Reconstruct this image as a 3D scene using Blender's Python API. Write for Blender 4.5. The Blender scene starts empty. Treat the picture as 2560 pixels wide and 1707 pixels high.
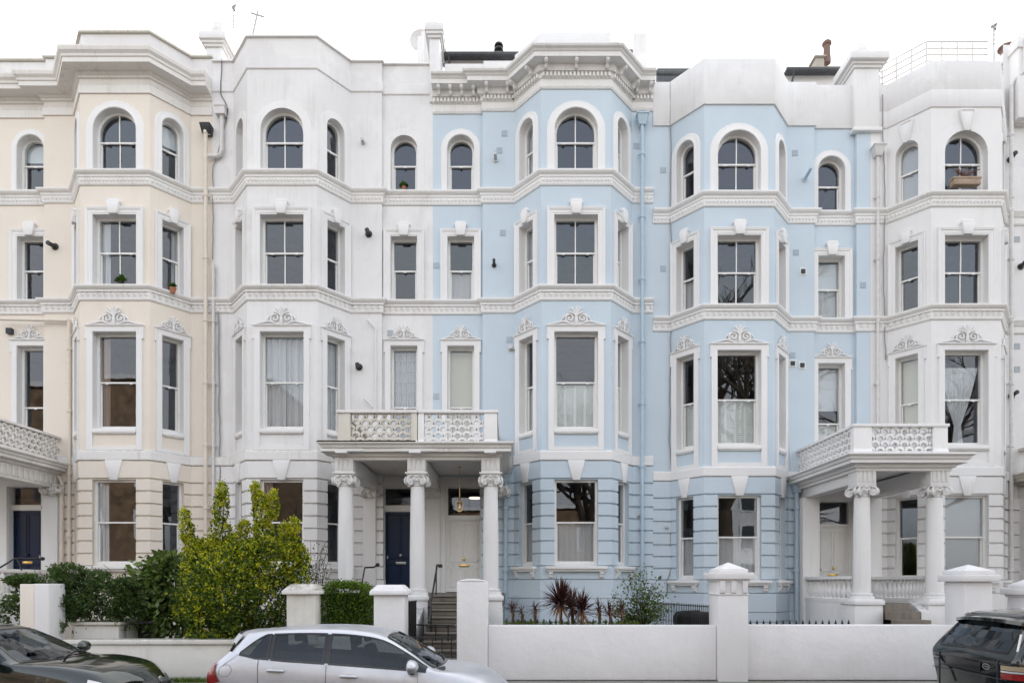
import bpy, bmesh, math, random
from math import sin, cos, pi, radians, sqrt
from mathutils import Vector, Matrix
C = bpy.context.scene.collection
FX, HZ, EYE = 1720.0, 1455.0, 1.9       # focal length (px of a 2560 wide picture), horizon row, eye height above pavement
def X(px, D=20.0): return (px-1280.0)*D/FX
def Z(py, D=20.0): return EYE+(HZ-py)*D/FX

# ------------------------------------------------------------------ mesh builder
class MB:
    def __init__(s): s.v=[]; s.f=[]; s.m=[]; s.cur=0
    def add(s, vs, fs):
        b=len(s.v); s.v.extend([tuple(p) for p in vs])
        for f in fs: s.f.append(tuple(b+i for i in f)); s.m.append(s.cur)
    def box(s,x0,x1,y0,y1,z0,z1):
        s.hexa([(x0,y0,z0),(x1,y0,z0),(x1,y1,z0),(x0,y1,z0),(x0,y0,z1),(x1,y0,z1),(x1,y1,z1),(x0,y1,z1)])
    def hexa(s,p): s.add(p,[(0,3,2,1),(4,5,6,7),(0,1,5,4),(1,2,6,5),(2,3,7,6),(3,0,4,7)])
    def fbox(s,F,u0,u1,o0,o1,z0,z1):
        s.hexa([F(u0,o1,z0),F(u1,o1,z0),F(u1,o0,z0),F(u0,o0,z0),F(u0,o1,z1),F(u1,o1,z1),F(u1,o0,z1),F(u0,o0,z1)])
    def poly(s,pts): s.add(pts,[tuple(range(len(pts)))])
    def prism(s,F,pts,o0,o1,tri=False):
        n=len(pts); vs=[F(u,o1,z) for u,z in pts]+[F(u,o0,z) for u,z in pts]
        s.add(vs,[tuple(range(n)),tuple(range(2*n-1,n-1,-1))]+[(i,i+n,(i+1)%n+n,(i+1)%n) for i in range(n)])
    def tube(s,path,r,n=8,cap=True,r1=None):
        path=[Vector(p) for p in path]; m=len(path); rings=[]
        prev=None
        for i,p in enumerate(path):
            t=(path[min(i+1,m-1)]-path[max(i-1,0)])
            if t.length<1e-9: t=Vector((0,0,1))
            t.normalize()
            if prev is None:
                a=Vector((0,0,1)) if abs(t.z)<.9 else Vector((1,0,0)); u=t.cross(a).normalized()
            else:
                u=prev-t*prev.dot(t)
                u=u.normalized() if u.length>1e-6 else t.orthogonal().normalized()
            prev=u; w=t.cross(u)
            rr=r if r1 is None else r+(r1-r)*i/max(1,m-1)
            if isinstance(r,(list,tuple)): rr=r[i]
            rings.append([p+u*(cos(2*pi*k/n)*rr)+w*(sin(2*pi*k/n)*rr) for k in range(n)])
        vs=[q for R in rings for q in R]; fs=[]
        for i in range(m-1):
            for k in range(n): fs.append((i*n+k,i*n+(k+1)%n,(i+1)*n+(k+1)%n,(i+1)*n+k))
        if cap: fs+= [tuple(range(n))[::-1], tuple((m-1)*n+k for k in range(n))]
        s.add(vs,fs)
    def lathe(s,prof,c,n=20,axis='z',F=None):
        vs=[];m=len(prof)
        for r,h in prof:
            for k in range(n):
                a=2*pi*k/n
                if axis=='z': vs.append((c[0]+r*cos(a),c[1]+r*sin(a),c[2]+h))
                elif axis=='y': vs.append((c[0]+r*cos(a),c[1]+h,c[2]+r*sin(a)))
                else: vs.append((c[0]+h,c[1]+r*cos(a),c[2]+r*sin(a)))
        fs=[(i*n+k,i*n+(k+1)%n,(i+1)*n+(k+1)%n,(i+1)*n+k) for i in range(m-1) for k in range(n)]
        fs+=[tuple(range(n))[::-1],tuple((m-1)*n+k for k in range(n))]
        s.add(vs,fs)
    def sweep(s,path,prof,closed=False,cap=True):
        """plan polyline (x,y) left to right, profile (offset towards street, z)"""
        P=[Vector((p[0],p[1])) for p in path]; n=len(P); ms=[]
        for i in range(n):
            ns=[]
            if i>0: d=(P[i]-P[i-1]).normalized(); ns.append(Vector((d.y,-d.x)))
            if i<n-1: d=(P[i+1]-P[i]).normalized(); ns.append(Vector((d.y,-d.x)))
            if len(ns)==2: m_=(ns[0]+ns[1])/max(.25,(1+ns[0].dot(ns[1])))
            else: m_=ns[0]
            ms.append(m_)
        k=len(prof)
        vs=[(P[i].x+ms[i].x*o,P[i].y+ms[i].y*o,z) for i in range(n) for o,z in prof]
        fs=[]
        for i in range(n-1):
            for j in range(k-1 if not closed else k):
                j2=(j+1)%k
                fs.append((i*k+j,(i+1)*k+j,(i+1)*k+j2,i*k+j2))
        if cap: fs+=[tuple(range(k)),tuple((n-1)*k+j for j in range(k))[::-1]]
        s.add(vs,fs)
    def sweep2(s,F,path,prof,cap=True,closed=False):
        """path in the wall plane (u,z); profile (offset to the left-hand/outer side, height off the wall)"""
        P=[Vector(p) for p in path]; n=len(P); ms=[]
        for i in range(n):
            ns=[]
            for a,b in ((i-1,i),(i,i+1)):
                if closed or (a>=0 and b<n):
                    d=(P[b%n]-P[a%n]).normalized(); ns.append(Vector((-d.y,d.x)))
            ms.append((ns[0]+ns[1])/max(.3,(1+ns[0].dot(ns[1]))) if len(ns)==2 else ns[0])
        k=len(prof)
        vs=[F(P[i].x+ms[i].x*o,h,P[i].y+ms[i].y*o) for i in range(n) for o,h in prof]
        fs=[]
        for i in range(n if closed else n-1):
            i2=(i+1)%n
            for j in range(k):
                j2=(j+1)%k; fs.append((i*k+j,i2*k+j,i2*k+j2,i*k+j2))
        if cap and not closed: fs+=[tuple(range(k)),tuple((n-1)*k+j for j in range(k))[::-1]]
        s.add(vs,fs)
    def build(s,name,mat,parent=None,smooth=None,bevel=0,norm=True):
        me=bpy.data.meshes.new(name); 
        org=Vector((0,0,0))
        if parent is None and s.v:
            xs=[p[0] for p in s.v]; ys=[p[1] for p in s.v]; zs=[p[2] for p in s.v]
            org=Vector(((min(xs)+max(xs))/2,(min(ys)+max(ys))/2,min(zs)))
        elif parent is not None: org=parent.matrix_world_loc
        me.from_pydata([(p[0]-org.x,p[1]-org.y,p[2]-org.z) for p in s.v],[],s.f)
        mats=mat if isinstance(mat,(list,tuple)) else [mat]
        for m in mats: me.materials.append(m)
        if len(mats)>1: me.polygons.foreach_set('material_index',s.m)
        if norm or bevel:
            bm=bmesh.new(); bm.from_mesh(me)
            if bevel:
                es=[e for e in bm.edges if len(e.link_faces)==2 and e.calc_face_angle(0)>.5]
                bmesh.ops.recalc_face_normals(bm,faces=bm.faces)
                bmesh.ops.bevel(bm,geom=es,offset=bevel,segments=2,profile=.5,affect='EDGES',clamp_overlap=True)
            bmesh.ops.recalc_face_normals(bm,faces=bm.faces)
            bm.to_mesh(me); bm.free()
        if smooth or bevel:
            me.shade_smooth(); me.set_sharp_from_angle(angle=radians(smooth or 50))
        o=bpy.data.objects.new(name,me); C.objects.link(o)
        if parent is not None:
            o.parent=parent.o if isinstance(parent,Ref) else parent
        else: o.location=org
        r=Ref(o,org); return r
class Ref:
    """an object and the world point its mesh is measured from"""
    def __init__(s,o,loc): s.o=o; s.matrix_world_loc=loc
    def tag(s,label=None,cat=None,group=None,kind=None):
        if label: s.o['label']=label
        if cat: s.o['category']=cat
        if group: s.o['group']=group
        if kind: s.o['kind']=kind
        return s
def thing(name,label,cat,loc,group=None):
    o=bpy.data.objects.new(name,None); C.objects.link(o); o.location=loc; o.empty_display_size=.2
    return Ref(o,Vector(loc)).tag(label,cat,group)
def dup(r,loc,label=None,group=None):
    def cp(o,par):
        c=o.copy(); C.objects.link(c)
        if par: c.parent=par
        for ch in o.children: cp(ch,c)
        return c
    c=cp(r.o,None); c.location=loc
    if label: c['label']=label
    if group: c['group']=group
    return Ref(c,Vector(loc))
def frame(P0,P1,off=0.0):
    P0=Vector(P0);P1=Vector(P1); d=(P1-P0); L=d.length; d=d/L; n=Vector((d.y,-d.x))
    def F(u,o,z,P0=P0,d=d,n=n): return (P0.x+d.x*u+n.x*(o+off),P0.y+d.y*u+n.y*(o+off),z)
    return F,L

# ------------------------------------------------------------------ materials
def newmat(name):
    m=bpy.data.materials.new(name); m.use_nodes=True; nt=m.node_tree; nt.nodes.clear()
    out=nt.nodes.new('ShaderNodeOutputMaterial'); return m,nt,out
def N(nt,t,**k):
    n=nt.nodes.new('ShaderNode'+t)
    for a,b in k.items():
        if a.startswith('_'): setattr(n,a[1:],b)
        else: n.inputs[a].default_value=b
    return n
def lk(nt,a,b): nt.links.new(a,b)
def ramp(nt,src,stops):
    r=nt.nodes.new('ShaderNodeValToRGB'); e=r.color_ramp.elements
    while len(e)<len(stops): e.new(.5)
    for i,(p,c) in enumerate(stops):
        e[i].position=p; e[i].color=(c if len(c)==4 else tuple(c)+(1,)) if hasattr(c,'__len__') else (c,c,c,1)
    lk(nt,src,r.inputs[0]); return r.outputs[0]
def mixc(nt,fac,a,b,mode='MIX'):
    m=nt.nodes.new('ShaderNodeMix'); m.data_type='RGBA'; m.blend_type=mode
    for s,v in ((m.inputs[0],fac),(m.inputs[6],a),(m.inputs[7],b)):
        if hasattr(v,'default_value') or hasattr(v,'links'): lk(nt,v,s)
        else: s.default_value=v if not isinstance(v,tuple) or len(v)==4 else v+(1,)
    return m.outputs[2]
def worldpos(nt,scale=(1,1,1)):
    g=nt.nodes.new('ShaderNodeNewGeometry'); mp=nt.nodes.new('ShaderNodeMapping'); mp.inputs['Scale'].default_value=scale
    lk(nt,g.outputs['Position'],mp.inputs[0]); return mp.outputs[0]
def noise(nt,vec,scale,detail=4,rough=.55):
    n=nt.nodes.new('ShaderNodeTexNoise'); n.inputs['Scale'].default_value=scale; n.inputs['Detail'].default_value=detail; n.inputs['Roughness'].default_value=rough
    lk(nt,vec,n.inputs['Vector']); return n.outputs['Fac']
def stucco(name,col,dirt=.25,dirtcol=(.30,.28,.24),streak=.5,patch=0,patchcol=None,bump=.25,ledge=.6,rough=.7,fade=.05,scuff=.0):
    m,nt,out=newmat(name)
    b=N(nt,'BsdfPrincipled',Roughness=rough); b.inputs['Specular IOR Level'].default_value=.35; lk(nt,b.outputs[0],out.inputs[0])
    p=worldpos(nt); ps=worldpos(nt,(7,7,.45)); pf=worldpos(nt,(26,26,1.3))
    lo=noise(nt,p,.7,5); tone=ramp(nt,lo,[(.3,1-fade),(.7,1.0)])
    c=mixc(nt,1.0,tuple(col)+(1,),tone,'MULTIPLY')
    if patch:
        pp=noise(nt,p,.55,6,.62); pm=ramp(nt,pp,[(.5-.03,0),(.53,patch)])
        c=mixc(nt,pm,c,patchcol or tuple(x*.88 for x in col))
    st=ramp(nt,noise(nt,ps,1.0,4,.6),[(.5,0),(.8,streak)]); st2=ramp(nt,noise(nt,pf,1.0,3,.6),[(.52,0),(.85,streak)])
    ar=ramp(nt,noise(nt,p,1.3,3),[(.42,0),(.68,1)])
    mx=N(nt,'Math',_operation='MAXIMUM'); lk(nt,st,mx.inputs[0]); lk(nt,st2,mx.inputs[1])
    mu=N(nt,'Math',_operation='MULTIPLY'); lk(nt,mx.outputs[0],mu.inputs[0]); lk(nt,ar,mu.inputs[1])
    mu2=N(nt,'Math',_operation='MULTIPLY'); lk(nt,mu.outputs[0],mu2.inputs[0]); mu2.inputs[1].default_value=dirt
    c=mixc(nt,mu2.outputs[0],c,tuple(dirtcol)+(1,))
    # soot and algae lying on upward ledges
    g=nt.nodes.new('ShaderNodeNewGeometry'); sx=nt.nodes.new('ShaderNodeSeparateXYZ'); lk(nt,g.outputs['True Normal'],sx.inputs[0])
    up=ramp(nt,sx.outputs[2],[(.35,0),(.8,ledge)]); ln=ramp(nt,noise(nt,p,9,4),[(.35,.3),(.6,1)])
    mu3=N(nt,'Math',_operation='MULTIPLY'); lk(nt,up,mu3.inputs[0]); lk(nt,ln,mu3.inputs[1])
    c=mixc(nt,mu3.outputs[0],c,tuple(x*.55 for x in dirtcol)+(1,))
    sp=ramp(nt,noise(nt,p,38,2,.7),[(.70,0),(.78,.35)])
    c=mixc(nt,sp,c,tuple(x*.8 for x in col)+(1,))
    lk(nt,c,b.inputs['Base Color'])
    bn=nt.nodes.new('ShaderNodeBump'); bn.inputs['Strength'].default_value=bump; bn.inputs['Distance'].default_value=.02
    h=N(nt,'Math',_operation='ADD'); lk(nt,noise(nt,p,3.0,5,.6),h.inputs[0])
    h2=N(nt,'Math',_operation='MULTIPLY'); lk(nt,noise(nt,p,45,3,.6),h2.inputs[0]); h2.inputs[1].default_value=.12; lk(nt,h2.outputs[0],h.inputs[1])
    lk(nt,h.outputs[0],bn.inputs['Height']); lk(nt,bn.outputs[0],b.inputs['Normal'])
    return m
def plain(name,col,rough=.5,metal=0,spec=.5,var=.1,vscale=8,bump=0,bscale=30,coat=0,trans=0,emit=None):
    m,nt,out=newmat(name); b=N(nt,'BsdfPrincipled',Roughness=rough,Metallic=metal); b.inputs['Specular IOR Level'].default_value=spec
    lk(nt,b.outputs[0],out.inputs[0]); p=worldpos(nt)
    t=ramp(nt,noise(nt,p,vscale,4),[(.3,1-var),(.7,1.0)]); lk(nt,mixc(nt,1.0,tuple(col)+(1,),t,'MULTIPLY'),b.inputs['Base Color'])
    if bump:
        bn=nt.nodes.new('ShaderNodeBump'); bn.inputs['Strength'].default_value=bump; bn.inputs['Distance'].default_value=.02
        lk(nt,noise(nt,p,bscale,4),bn.inputs['Height']); lk(nt,bn.outputs[0],b.inputs['Normal'])
    if coat: b.inputs['Coat Weight'].default_value=coat; b.inputs['Coat Roughness'].default_value=.03
    if emit: b.inputs['Emission Color'].default_value=tuple(emit[0])+(1,); b.inputs['Emission Strength'].default_value=emit[1]
    return m
def glassmat(name,tint=(.85,.87,.88),wav=.02,ior=1.5,scale=1.6,boost=1.0):
    m,nt,out=newmat(name)
    tr=N(nt,'BsdfTransparent'); tr.inputs[0].default_value=tuple(tint)+(1,)
    gl=N(nt,'BsdfGlossy',Roughness=.0); gl.inputs[0].default_value=(.84,.90,1,1)
    fr=N(nt,'Fresnel',IOR=ior); mx=N(nt,'MixShader')
    gb=nt.nodes.new('ShaderNodeNewGeometry'); mr=N(nt,'MapRange'); mr.inputs['To Min'].default_value=ior; mr.inputs['To Max'].default_value=1/ior; lk(nt,gb.outputs['Backfacing'],mr.inputs['Value']); lk(nt,mr.outputs[0],fr.inputs['IOR'])
    bn=nt.nodes.new('ShaderNodeBump'); bn.inputs['Strength'].default_value=wav; bn.inputs['Distance'].default_value=.1
    lk(nt,noise(nt,worldpos(nt),scale,2),bn.inputs['Height']); lk(nt,bn.outputs[0],gl.inputs['Normal'])
    mu=N(nt,'Math',_operation='MULTIPLY'); lk(nt,fr.outputs[0],mu.inputs[0]); mu.inputs[1].default_value=boost
    lk(nt,mu.outputs[0],mx.inputs[0]); lk(nt,tr.outputs[0],mx.inputs[1]); lk(nt,gl.outputs[0],mx.inputs[2]); lk(nt,mx.outputs[0],out.inputs[0])
    return m
def leafmat(name,c0,c1,c2,rough=.45,trans=.35):
    m,nt,out=newmat(name); g=nt.nodes.new('ShaderNodeNewGeometry')
    c=ramp(nt,g.outputs['Random Per Island'],[(.0,c0),(.55,c1),(1,c2)])
    b=N(nt,'BsdfPrincipled',Roughness=rough); lk(nt,c,b.inputs['Base Color']); b.inputs['Specular IOR Level'].default_value=.4
    t=N(nt,'BsdfTranslucent'); lk(nt,mixc(nt,1.0,c,(1.0,1.1,.5,1),'MULTIPLY'),t.inputs[0])
    mx=N(nt,'MixShader'); mx.inputs[0].default_value=trans; lk(nt,b.outputs[0],mx.inputs[1]); lk(nt,t.outputs[0],mx.inputs[2]); lk(nt,mx.outputs[0],out.inputs[0])
    return m
def cloth(name,col,trans=.45):
    m,nt,out=newmat(name); d=N(nt,'BsdfDiffuse'); d.inputs[0].default_value=tuple(col)+(1,)
    t=N(nt,'BsdfTranslucent'); t.inputs[0].default_value=tuple(col)+(1,)
    mx=N(nt,'MixShader'); mx.inputs[0].default_value=trans; lk(nt,d.outputs[0],mx.inputs[1]); lk(nt,t.outputs[0],mx.inputs[2]); lk(nt,mx.outputs[0],out.inputs[0])
    return m
M={}
WHITE=(.80,.79,.785)
M['white']=stucco('white_paint',WHITE,dirt=.32,streak=.6,ledge=.5,bump=.12)
M['white_wall']=stucco('white_stucco',(.795,.785,.785),dirt=.48,streak=.7,patch=.40,patchcol=(.68,.665,.66,1),ledge=.6)
M['white_par']=stucco('patched_white_stucco',(.80,.79,.785),dirt=.4,streak=.6,patch=.7,patchcol=(.70,.68,.68,1),ledge=.9,dirtcol=(.34,.32,.29))
M['cream']=stucco('cream_stucco',(.80,.73,.645),dirt=.25,streak=.6,ledge=.5,dirtcol=(.42,.34,.26))
M['blue']=stucco('pale_blue_stucco',(.578,.668,.742),dirt=.24,streak=.5,ledge=.5,dirtcol=(.34,.41,.46),fade=.07)
M['trim']=stucco('white_trim_paint',(.815,.805,.80),dirt=.15,streak=.4,ledge=.35,bump=.06)
M['trim_old']=stucco('weathered_trim_paint',(.79,.765,.735),dirt=.75,streak=.8,ledge=.9,bump=.15,dirtcol=(.30,.27,.22))
M['trim_worn']=stucco('worn_trim_paint',(.80,.785,.77),dirt=.8,streak=.7,ledge=.7,bump=.12,dirtcol=(.36,.33,.28))
M['mossy']=stucco('mossy_stone_paint',(.66,.63,.56),dirt=1.0,streak=1.0,ledge=1.0,bump=.35,dirtcol=(.17,.165,.12))
M['sash']=plain('sash_gloss_paint',(.82,.81,.79),rough=.35,var=.06)
M['gwall']=stucco('garden_wall_render',(.80,.785,.79),dirt=.35,streak=.5,ledge=.15,bump=.9,fade=.10,patch=.18,patchcol=(.70,.685,.68,1),dirtcol=(.42,.40,.34))
M['gwall_old']=stucco('old_garden_render',(.72,.70,.66),dirt=.8,streak=.7,ledge=.8,bump=.6,patch=.6,patchcol=(.60,.57,.51,1),dirtcol=(.30,.30,.22))
M['glass']=glassmat('window_glass',wav=.006,boost=2.0)
M['darkglass']=glassmat('privacy_glass',tint=(.10,.11,.11),wav=.0,boost=1.6)
M['carglass']=glassmat('car_window_glass',tint=(.34,.37,.36),wav=.0,boost=1.05)
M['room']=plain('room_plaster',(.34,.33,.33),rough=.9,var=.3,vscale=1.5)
M['curtain']=cloth('white_curtain',(.90,.91,.92),.3)
M['net']=cloth('net_curtain',(.74,.73,.72),.3)
M['drape']=cloth('warm_curtain',(.62,.47,.40),.3)
M['blind']=cloth('cream_blind',(.86,.83,.70),.25)
M['wblind']=cloth('white_blind',(.88,.91,.92),.25)
M['shutter']=plain('shutter_paint',(.90,.92,.87),rough=.5,var=.05)
M['iron']=plain('black_iron',(.012,.012,.014),rough=.42,var=.3)
M['black']=plain('black_plastic',(.02,.02,.022),rough=.5)
M['navy']=plain('navy_gloss_paint',(.002,.015,.052),rough=.3,var=.15,spec=.3)
M['brass']=plain('brass',(.75,.52,.18),rough=.25,metal=1)
M['steel']=plain('dull_steel',(.42,.42,.42),rough=.4,metal=.8)
M['terracotta']=plain('terracotta',(.42,.17,.09),rough=.8)
M['potbrown']=plain('brown_clay_pot',(.20,.12,.10),rough=.7)
M['wood']=plain('weathered_wood',(.40,.30,.22),rough=.8,var=.3,vscale=6)
M['lead']=plain('roof_lead',(.17,.18,.19),rough=.6)
M['slate']=plain('roof_slate',(.10,.105,.115),rough=.6,var=.4)
M['stone']=stucco('worn_step_stone',(.17,.15,.125),dirt=1.0,streak=.9,ledge=.35,bump=.8,dirtcol=(.08,.07,.06),patch=.7,patchcol=(.20,.17,.14,1))
M['greyrender']=stucco('grey_chimney_render',(.42,.38,.33),dirt=.8,streak=.8)
M['pipe_cream']=plain('cream_pipe_paint',(.76,.68,.59),rough=.5)
M['pipe_blue']=plain('blue_pipe_paint',(.48,.60,.70),rough=.5)
M['pipe_white']=plain('white_pipe_paint',(.72,.70,.69),rough=.5,var=.15)
M['grille']=plain('vent_grille',(.56,.65,.725),rough=.6)
M['gdot']=plain('vent_slots',(.38,.45,.51),rough=.8)
M['hole']=plain('vent_dark',(.05,.06,.07),rough=.8)
M['vent_white']=plain('white_vent_grille',(.62,.61,.61),rough=.6)
# ------------------------------------------------------------------ facade pieces
def arch_pts(uc,w,z0,z1,n=14):
    r=w/2; zc=z1-r
    return [(uc-r,z0)]+[(uc+r*cos(pi-pi*k/n),zc+r*sin(pi-pi*k/n)) for k in range(n+1)]+[(uc+r,z0)]
def open_path(uc,w,z0,z1,arch):
    return arch_pts(uc,w,z0,z1) if arch else [(uc-w/2,z0),(uc-w/2,z1),(uc+w/2,z1),(uc+w/2,z0)]
def panel(mb,F,L,zb,zt,op=None,reveal=.2):
    def q(a,b,c,d): mb.add([F(a[0],0,a[1]),F(b[0],0,b[1]),F(c[0],0,c[1]),F(d[0],0,d[1])],[(0,1,2,3)])
    if not op: q((0,zb),(L,zb),(L,zt),(0,zt)); return
    uc,w,z0,z1,ar=op; ul,ur=uc-w/2,uc+w/2
    q((0,zb),(ul,zb),(ul,zt),(0,zt)); q((ur,zb),(L,zb),(L,zt),(ur,zt))
    if z0>zb+.001: q((ul,zb),(ur,zb),(ur,z0),(ul,z0))
    P=open_path(*op)
    top=P[1:-1]
    for a,b in zip(top[:-1],top[1:]): q(a,b,(b[0],zt),(a[0],zt))
    mb.cur=1 if reveal>.15 else 0
    for a,b in zip(P,P[1:]+P[:1]):
        mb.add([F(a[0],0,a[1]),F(b[0],0,b[1]),F(b[0],-reveal,b[1]),F(a[0],-reveal,a[1])],[(0,1,2,3)])
    mb.cur=0
def wavy(mb,F,u0,u1,z0,z1,o,amp=.03,waves=9,seed=0,top=None,n=60,gather=None):
    R=random.Random(seed); ph=R.random()*6; ph2=R.random()*6; rows=8
    vs=[]
    for j in range(rows+1):
        t=j/rows
        for i in range(n+1):
            s=i/n; a=u0+(u1-u0)*s; 
            k=2*pi*waves*s/1.0
            d=amp*(sin(k+ph+.5*sin(3*s+t))+.5*sin(1.7*k+ph2+t*.8))
            if gather: c,wd=gather(t); a=c+(s-.5)*wd
            vs.append(F(a,o+d*(1-.3*t),z0+(z1-z0)*t))
    fs=[(j*(n+1)+i,j*(n+1)+i+1,(j+1)*(n+1)+i+1,(j+1)*(n+1)+i) for j in range(rows) for i in range(n)]
    mb.add(vs,fs)
def covering(kind,F,uc,w,z0,z1,zm,r,parent,seed=0):
    """what hangs behind a window: each word of kind is one piece"""
    o=-r-.15; a,b=uc-w/2,uc+w/2
    for k in kind.split():
        mb=MB()
        if k=='full': wavy(mb,F,a-.05,uc+.01,z0,z1,o-.02,.045,3.6,seed); wavy(mb,F,uc-.01,b+.05,z0,z1,o-.05,.045,3.3,seed+1); mb.build('curtain',M['curtain'],parent,smooth=80,norm=False)
        elif k=='single': wavy(mb,F,a-.05,b+.05,z0,z1,o,.025,6,seed); mb.build('curtain',M['curtain'],parent,smooth=80,norm=False)
        elif k=='lower': wavy(mb,F,a-.03,b+.03,z0,zm-.02,o,.012,7,seed); mb.build('net_curtain',M['net'],parent,smooth=80,norm=False)
        elif k=='left': wavy(mb,F,a-.03,a+.20*w,z0,z1,o,.03,3,seed); mb.build('curtain',M['drape'],parent,smooth=80,norm=False)
        elif k=='right': wavy(mb,F,b-.25*w,b+.03,z0,z1,o,.03,3,seed); mb.build('curtain',M['curtain'],parent,smooth=80,norm=False)
        elif k=='lwhite': wavy(mb,F,a-.03,a+.22*w,z0,z1,o,.03,3,seed); mb.build('curtain',M['curtain'],parent,smooth=80,norm=False)
        elif k=='blind': mb.fbox(F,a-.03,b+.03,o-.01,o,z0,z1); mb.build('roller_blind',M['blind'],parent)
        elif k=='wblind': mb.fbox(F,a-.03,b+.03,o-.01,o,zm,z1); mb.build('roller_blind',M['wblind'],parent)
        elif k=='halfblind': mb.fbox(F,a-.03,b+.03,o-.01,o,zm+.25*(z1-zm),z1); mb.build('roller_blind',M['wblind'],parent)
        elif k=='film': mb.fbox(F,a-.03,b+.03,-r-.095,-r-.09,z0,z1); mb.build('frosted_film',M['net'],parent)
        elif k in('shutters','slats'):
            zt=zm-.03 if k=='shutters' else z1; npan=4 if w>1 else 2
            for i in range(npan):
                p0=a+(b-a)*i/npan; p1=a+(b-a)*(i+1)/npan
                mb.fbox(F,p0,p0+.035,o-.02,o+.01,z0,zt); mb.fbox(F,p1-.035,p1,o-.02,o+.01,z0,zt)
            mb.fbox(F,a,b,o-.02,o+.008,zt-.05,zt); mb.fbox(F,a,b,o-.02,o+.008,z0,z0+.06)
            z=z0+.03
            while z<zt-.03:
                mb.add([F(a,o+.016,z),F(b,o+.016,z),F(b,o-.008,z+.054),F(a,o-.008,z+.054)],[(0,1,2,3)]); z+=.052
            mb.build('louvred_shutter',M['shutter'],parent,norm=False)
        elif k=='lattice':
            for i in range(1,5): mb.fbox(F,a+(b-a)*i/5-.005,a+(b-a)*i/5+.005,-r-.085,-r-.075,z0,z1)
            for i in range(1,11): mb.fbox(F,a,b,-r-.085,-r-.075,z0+(z1-z0)*i/11-.005,z0+(z1-z0)*i/11+.005)
            mb.build('leaded_lattice',M['steel'],parent)
        elif k=='tied':
            tiez=z0+.16*(z1-z0)+.35
            def g(t,zz=(z0,z1),tz=tiez):
                z=zz[0]+(zz[1]-zz[0])*t
                if z<tz: f=.14+ .12*(tz-z)/(tz-zz[0])**1 
                else: f=.14+.83*min(1,((z-tz)/(zz[1]-tz))**.72)
                return uc-.02,w*f*1.05
            wavy(mb,F,a,b,z0,z1-.3,o,.022,9,seed,gather=g); mb.build('curtain',M['curtain'],parent,smooth=80,norm=False)
def ornament(mb,F,uc,z,w,s):
    """scrolled crest: two volutes, a palmette, wings running out to +-w/2"""
    # backing plate
    pl=[(-w/2,0),(w/2,0),(w/2-.05,.015),(.62*w/2,.025),(.36*s,.07*s),(.31*s,.22*s),(.18*s,.33*s),(-.18*s,.33*s),(-.31*s,.22*s),(-.36*s,.07*s),(-.62*w/2,.025),(-w/2+.05,.015)]
    mb.prism(F,[(uc+a,z+b) for a,b in pl],0,.022)
    for sg in(-1,1):
        cx=uc+sg*.19*s; cz=z+.19*s; pts=[]
        for k in range(30):
            t=k/29; a=radians(-100)+t*radians(560); r=(.135*(1-t)+.02)*s
            pts.append(F(cx+sg*r*cos(a),.055,cz+r*sin(a)))
        mb.tube(pts,.026*s,6)
        mb.tube([F(cx+sg*.02,.05,cz-.135*s),F(cx+sg*.16*s,.05,cz-.1*s),F(uc+sg*(.34*s+.05),.05,z+.10*s),F(uc+sg*w*.36,.045,z+.05),F(uc+sg*w*.5,.04,z+.015)],[.03*s,.03*s,.028*s,.022,.014],6)
        mb.tube([F(cx+sg*.05*s,.05,cz+.14*s),F(cx+sg*.17*s,.05,cz+.06*s),F(cx+sg*.28*s,.05,cz-.08*s)],[.012,.026*s,.012],6)
    for a in(-62,-33,0,33,62):
        r=.27*s*(1 if abs(a)<50 else .8); A=radians(a); bx,bz=uc,z+.27*s
        mb.tube([F(bx,.05,bz-.05*s),F(bx+r*.5*sin(A)*.7,.065,bz+r*.5*cos(A)),F(bx+r*sin(A),.075,bz+r*cos(A)*.95),F(bx+r*1.12*sin(A),.05,bz+r*cos(A)*.98)],[.018*s,.032*s,.042*s,.014*s],6)
    mb.tube([F(uc,.055,z+.22*s),F(uc,.07,z+.06*s),F(uc,.05,z-.07*s)],[.045*s,.05*s,.012*s],7)
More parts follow.
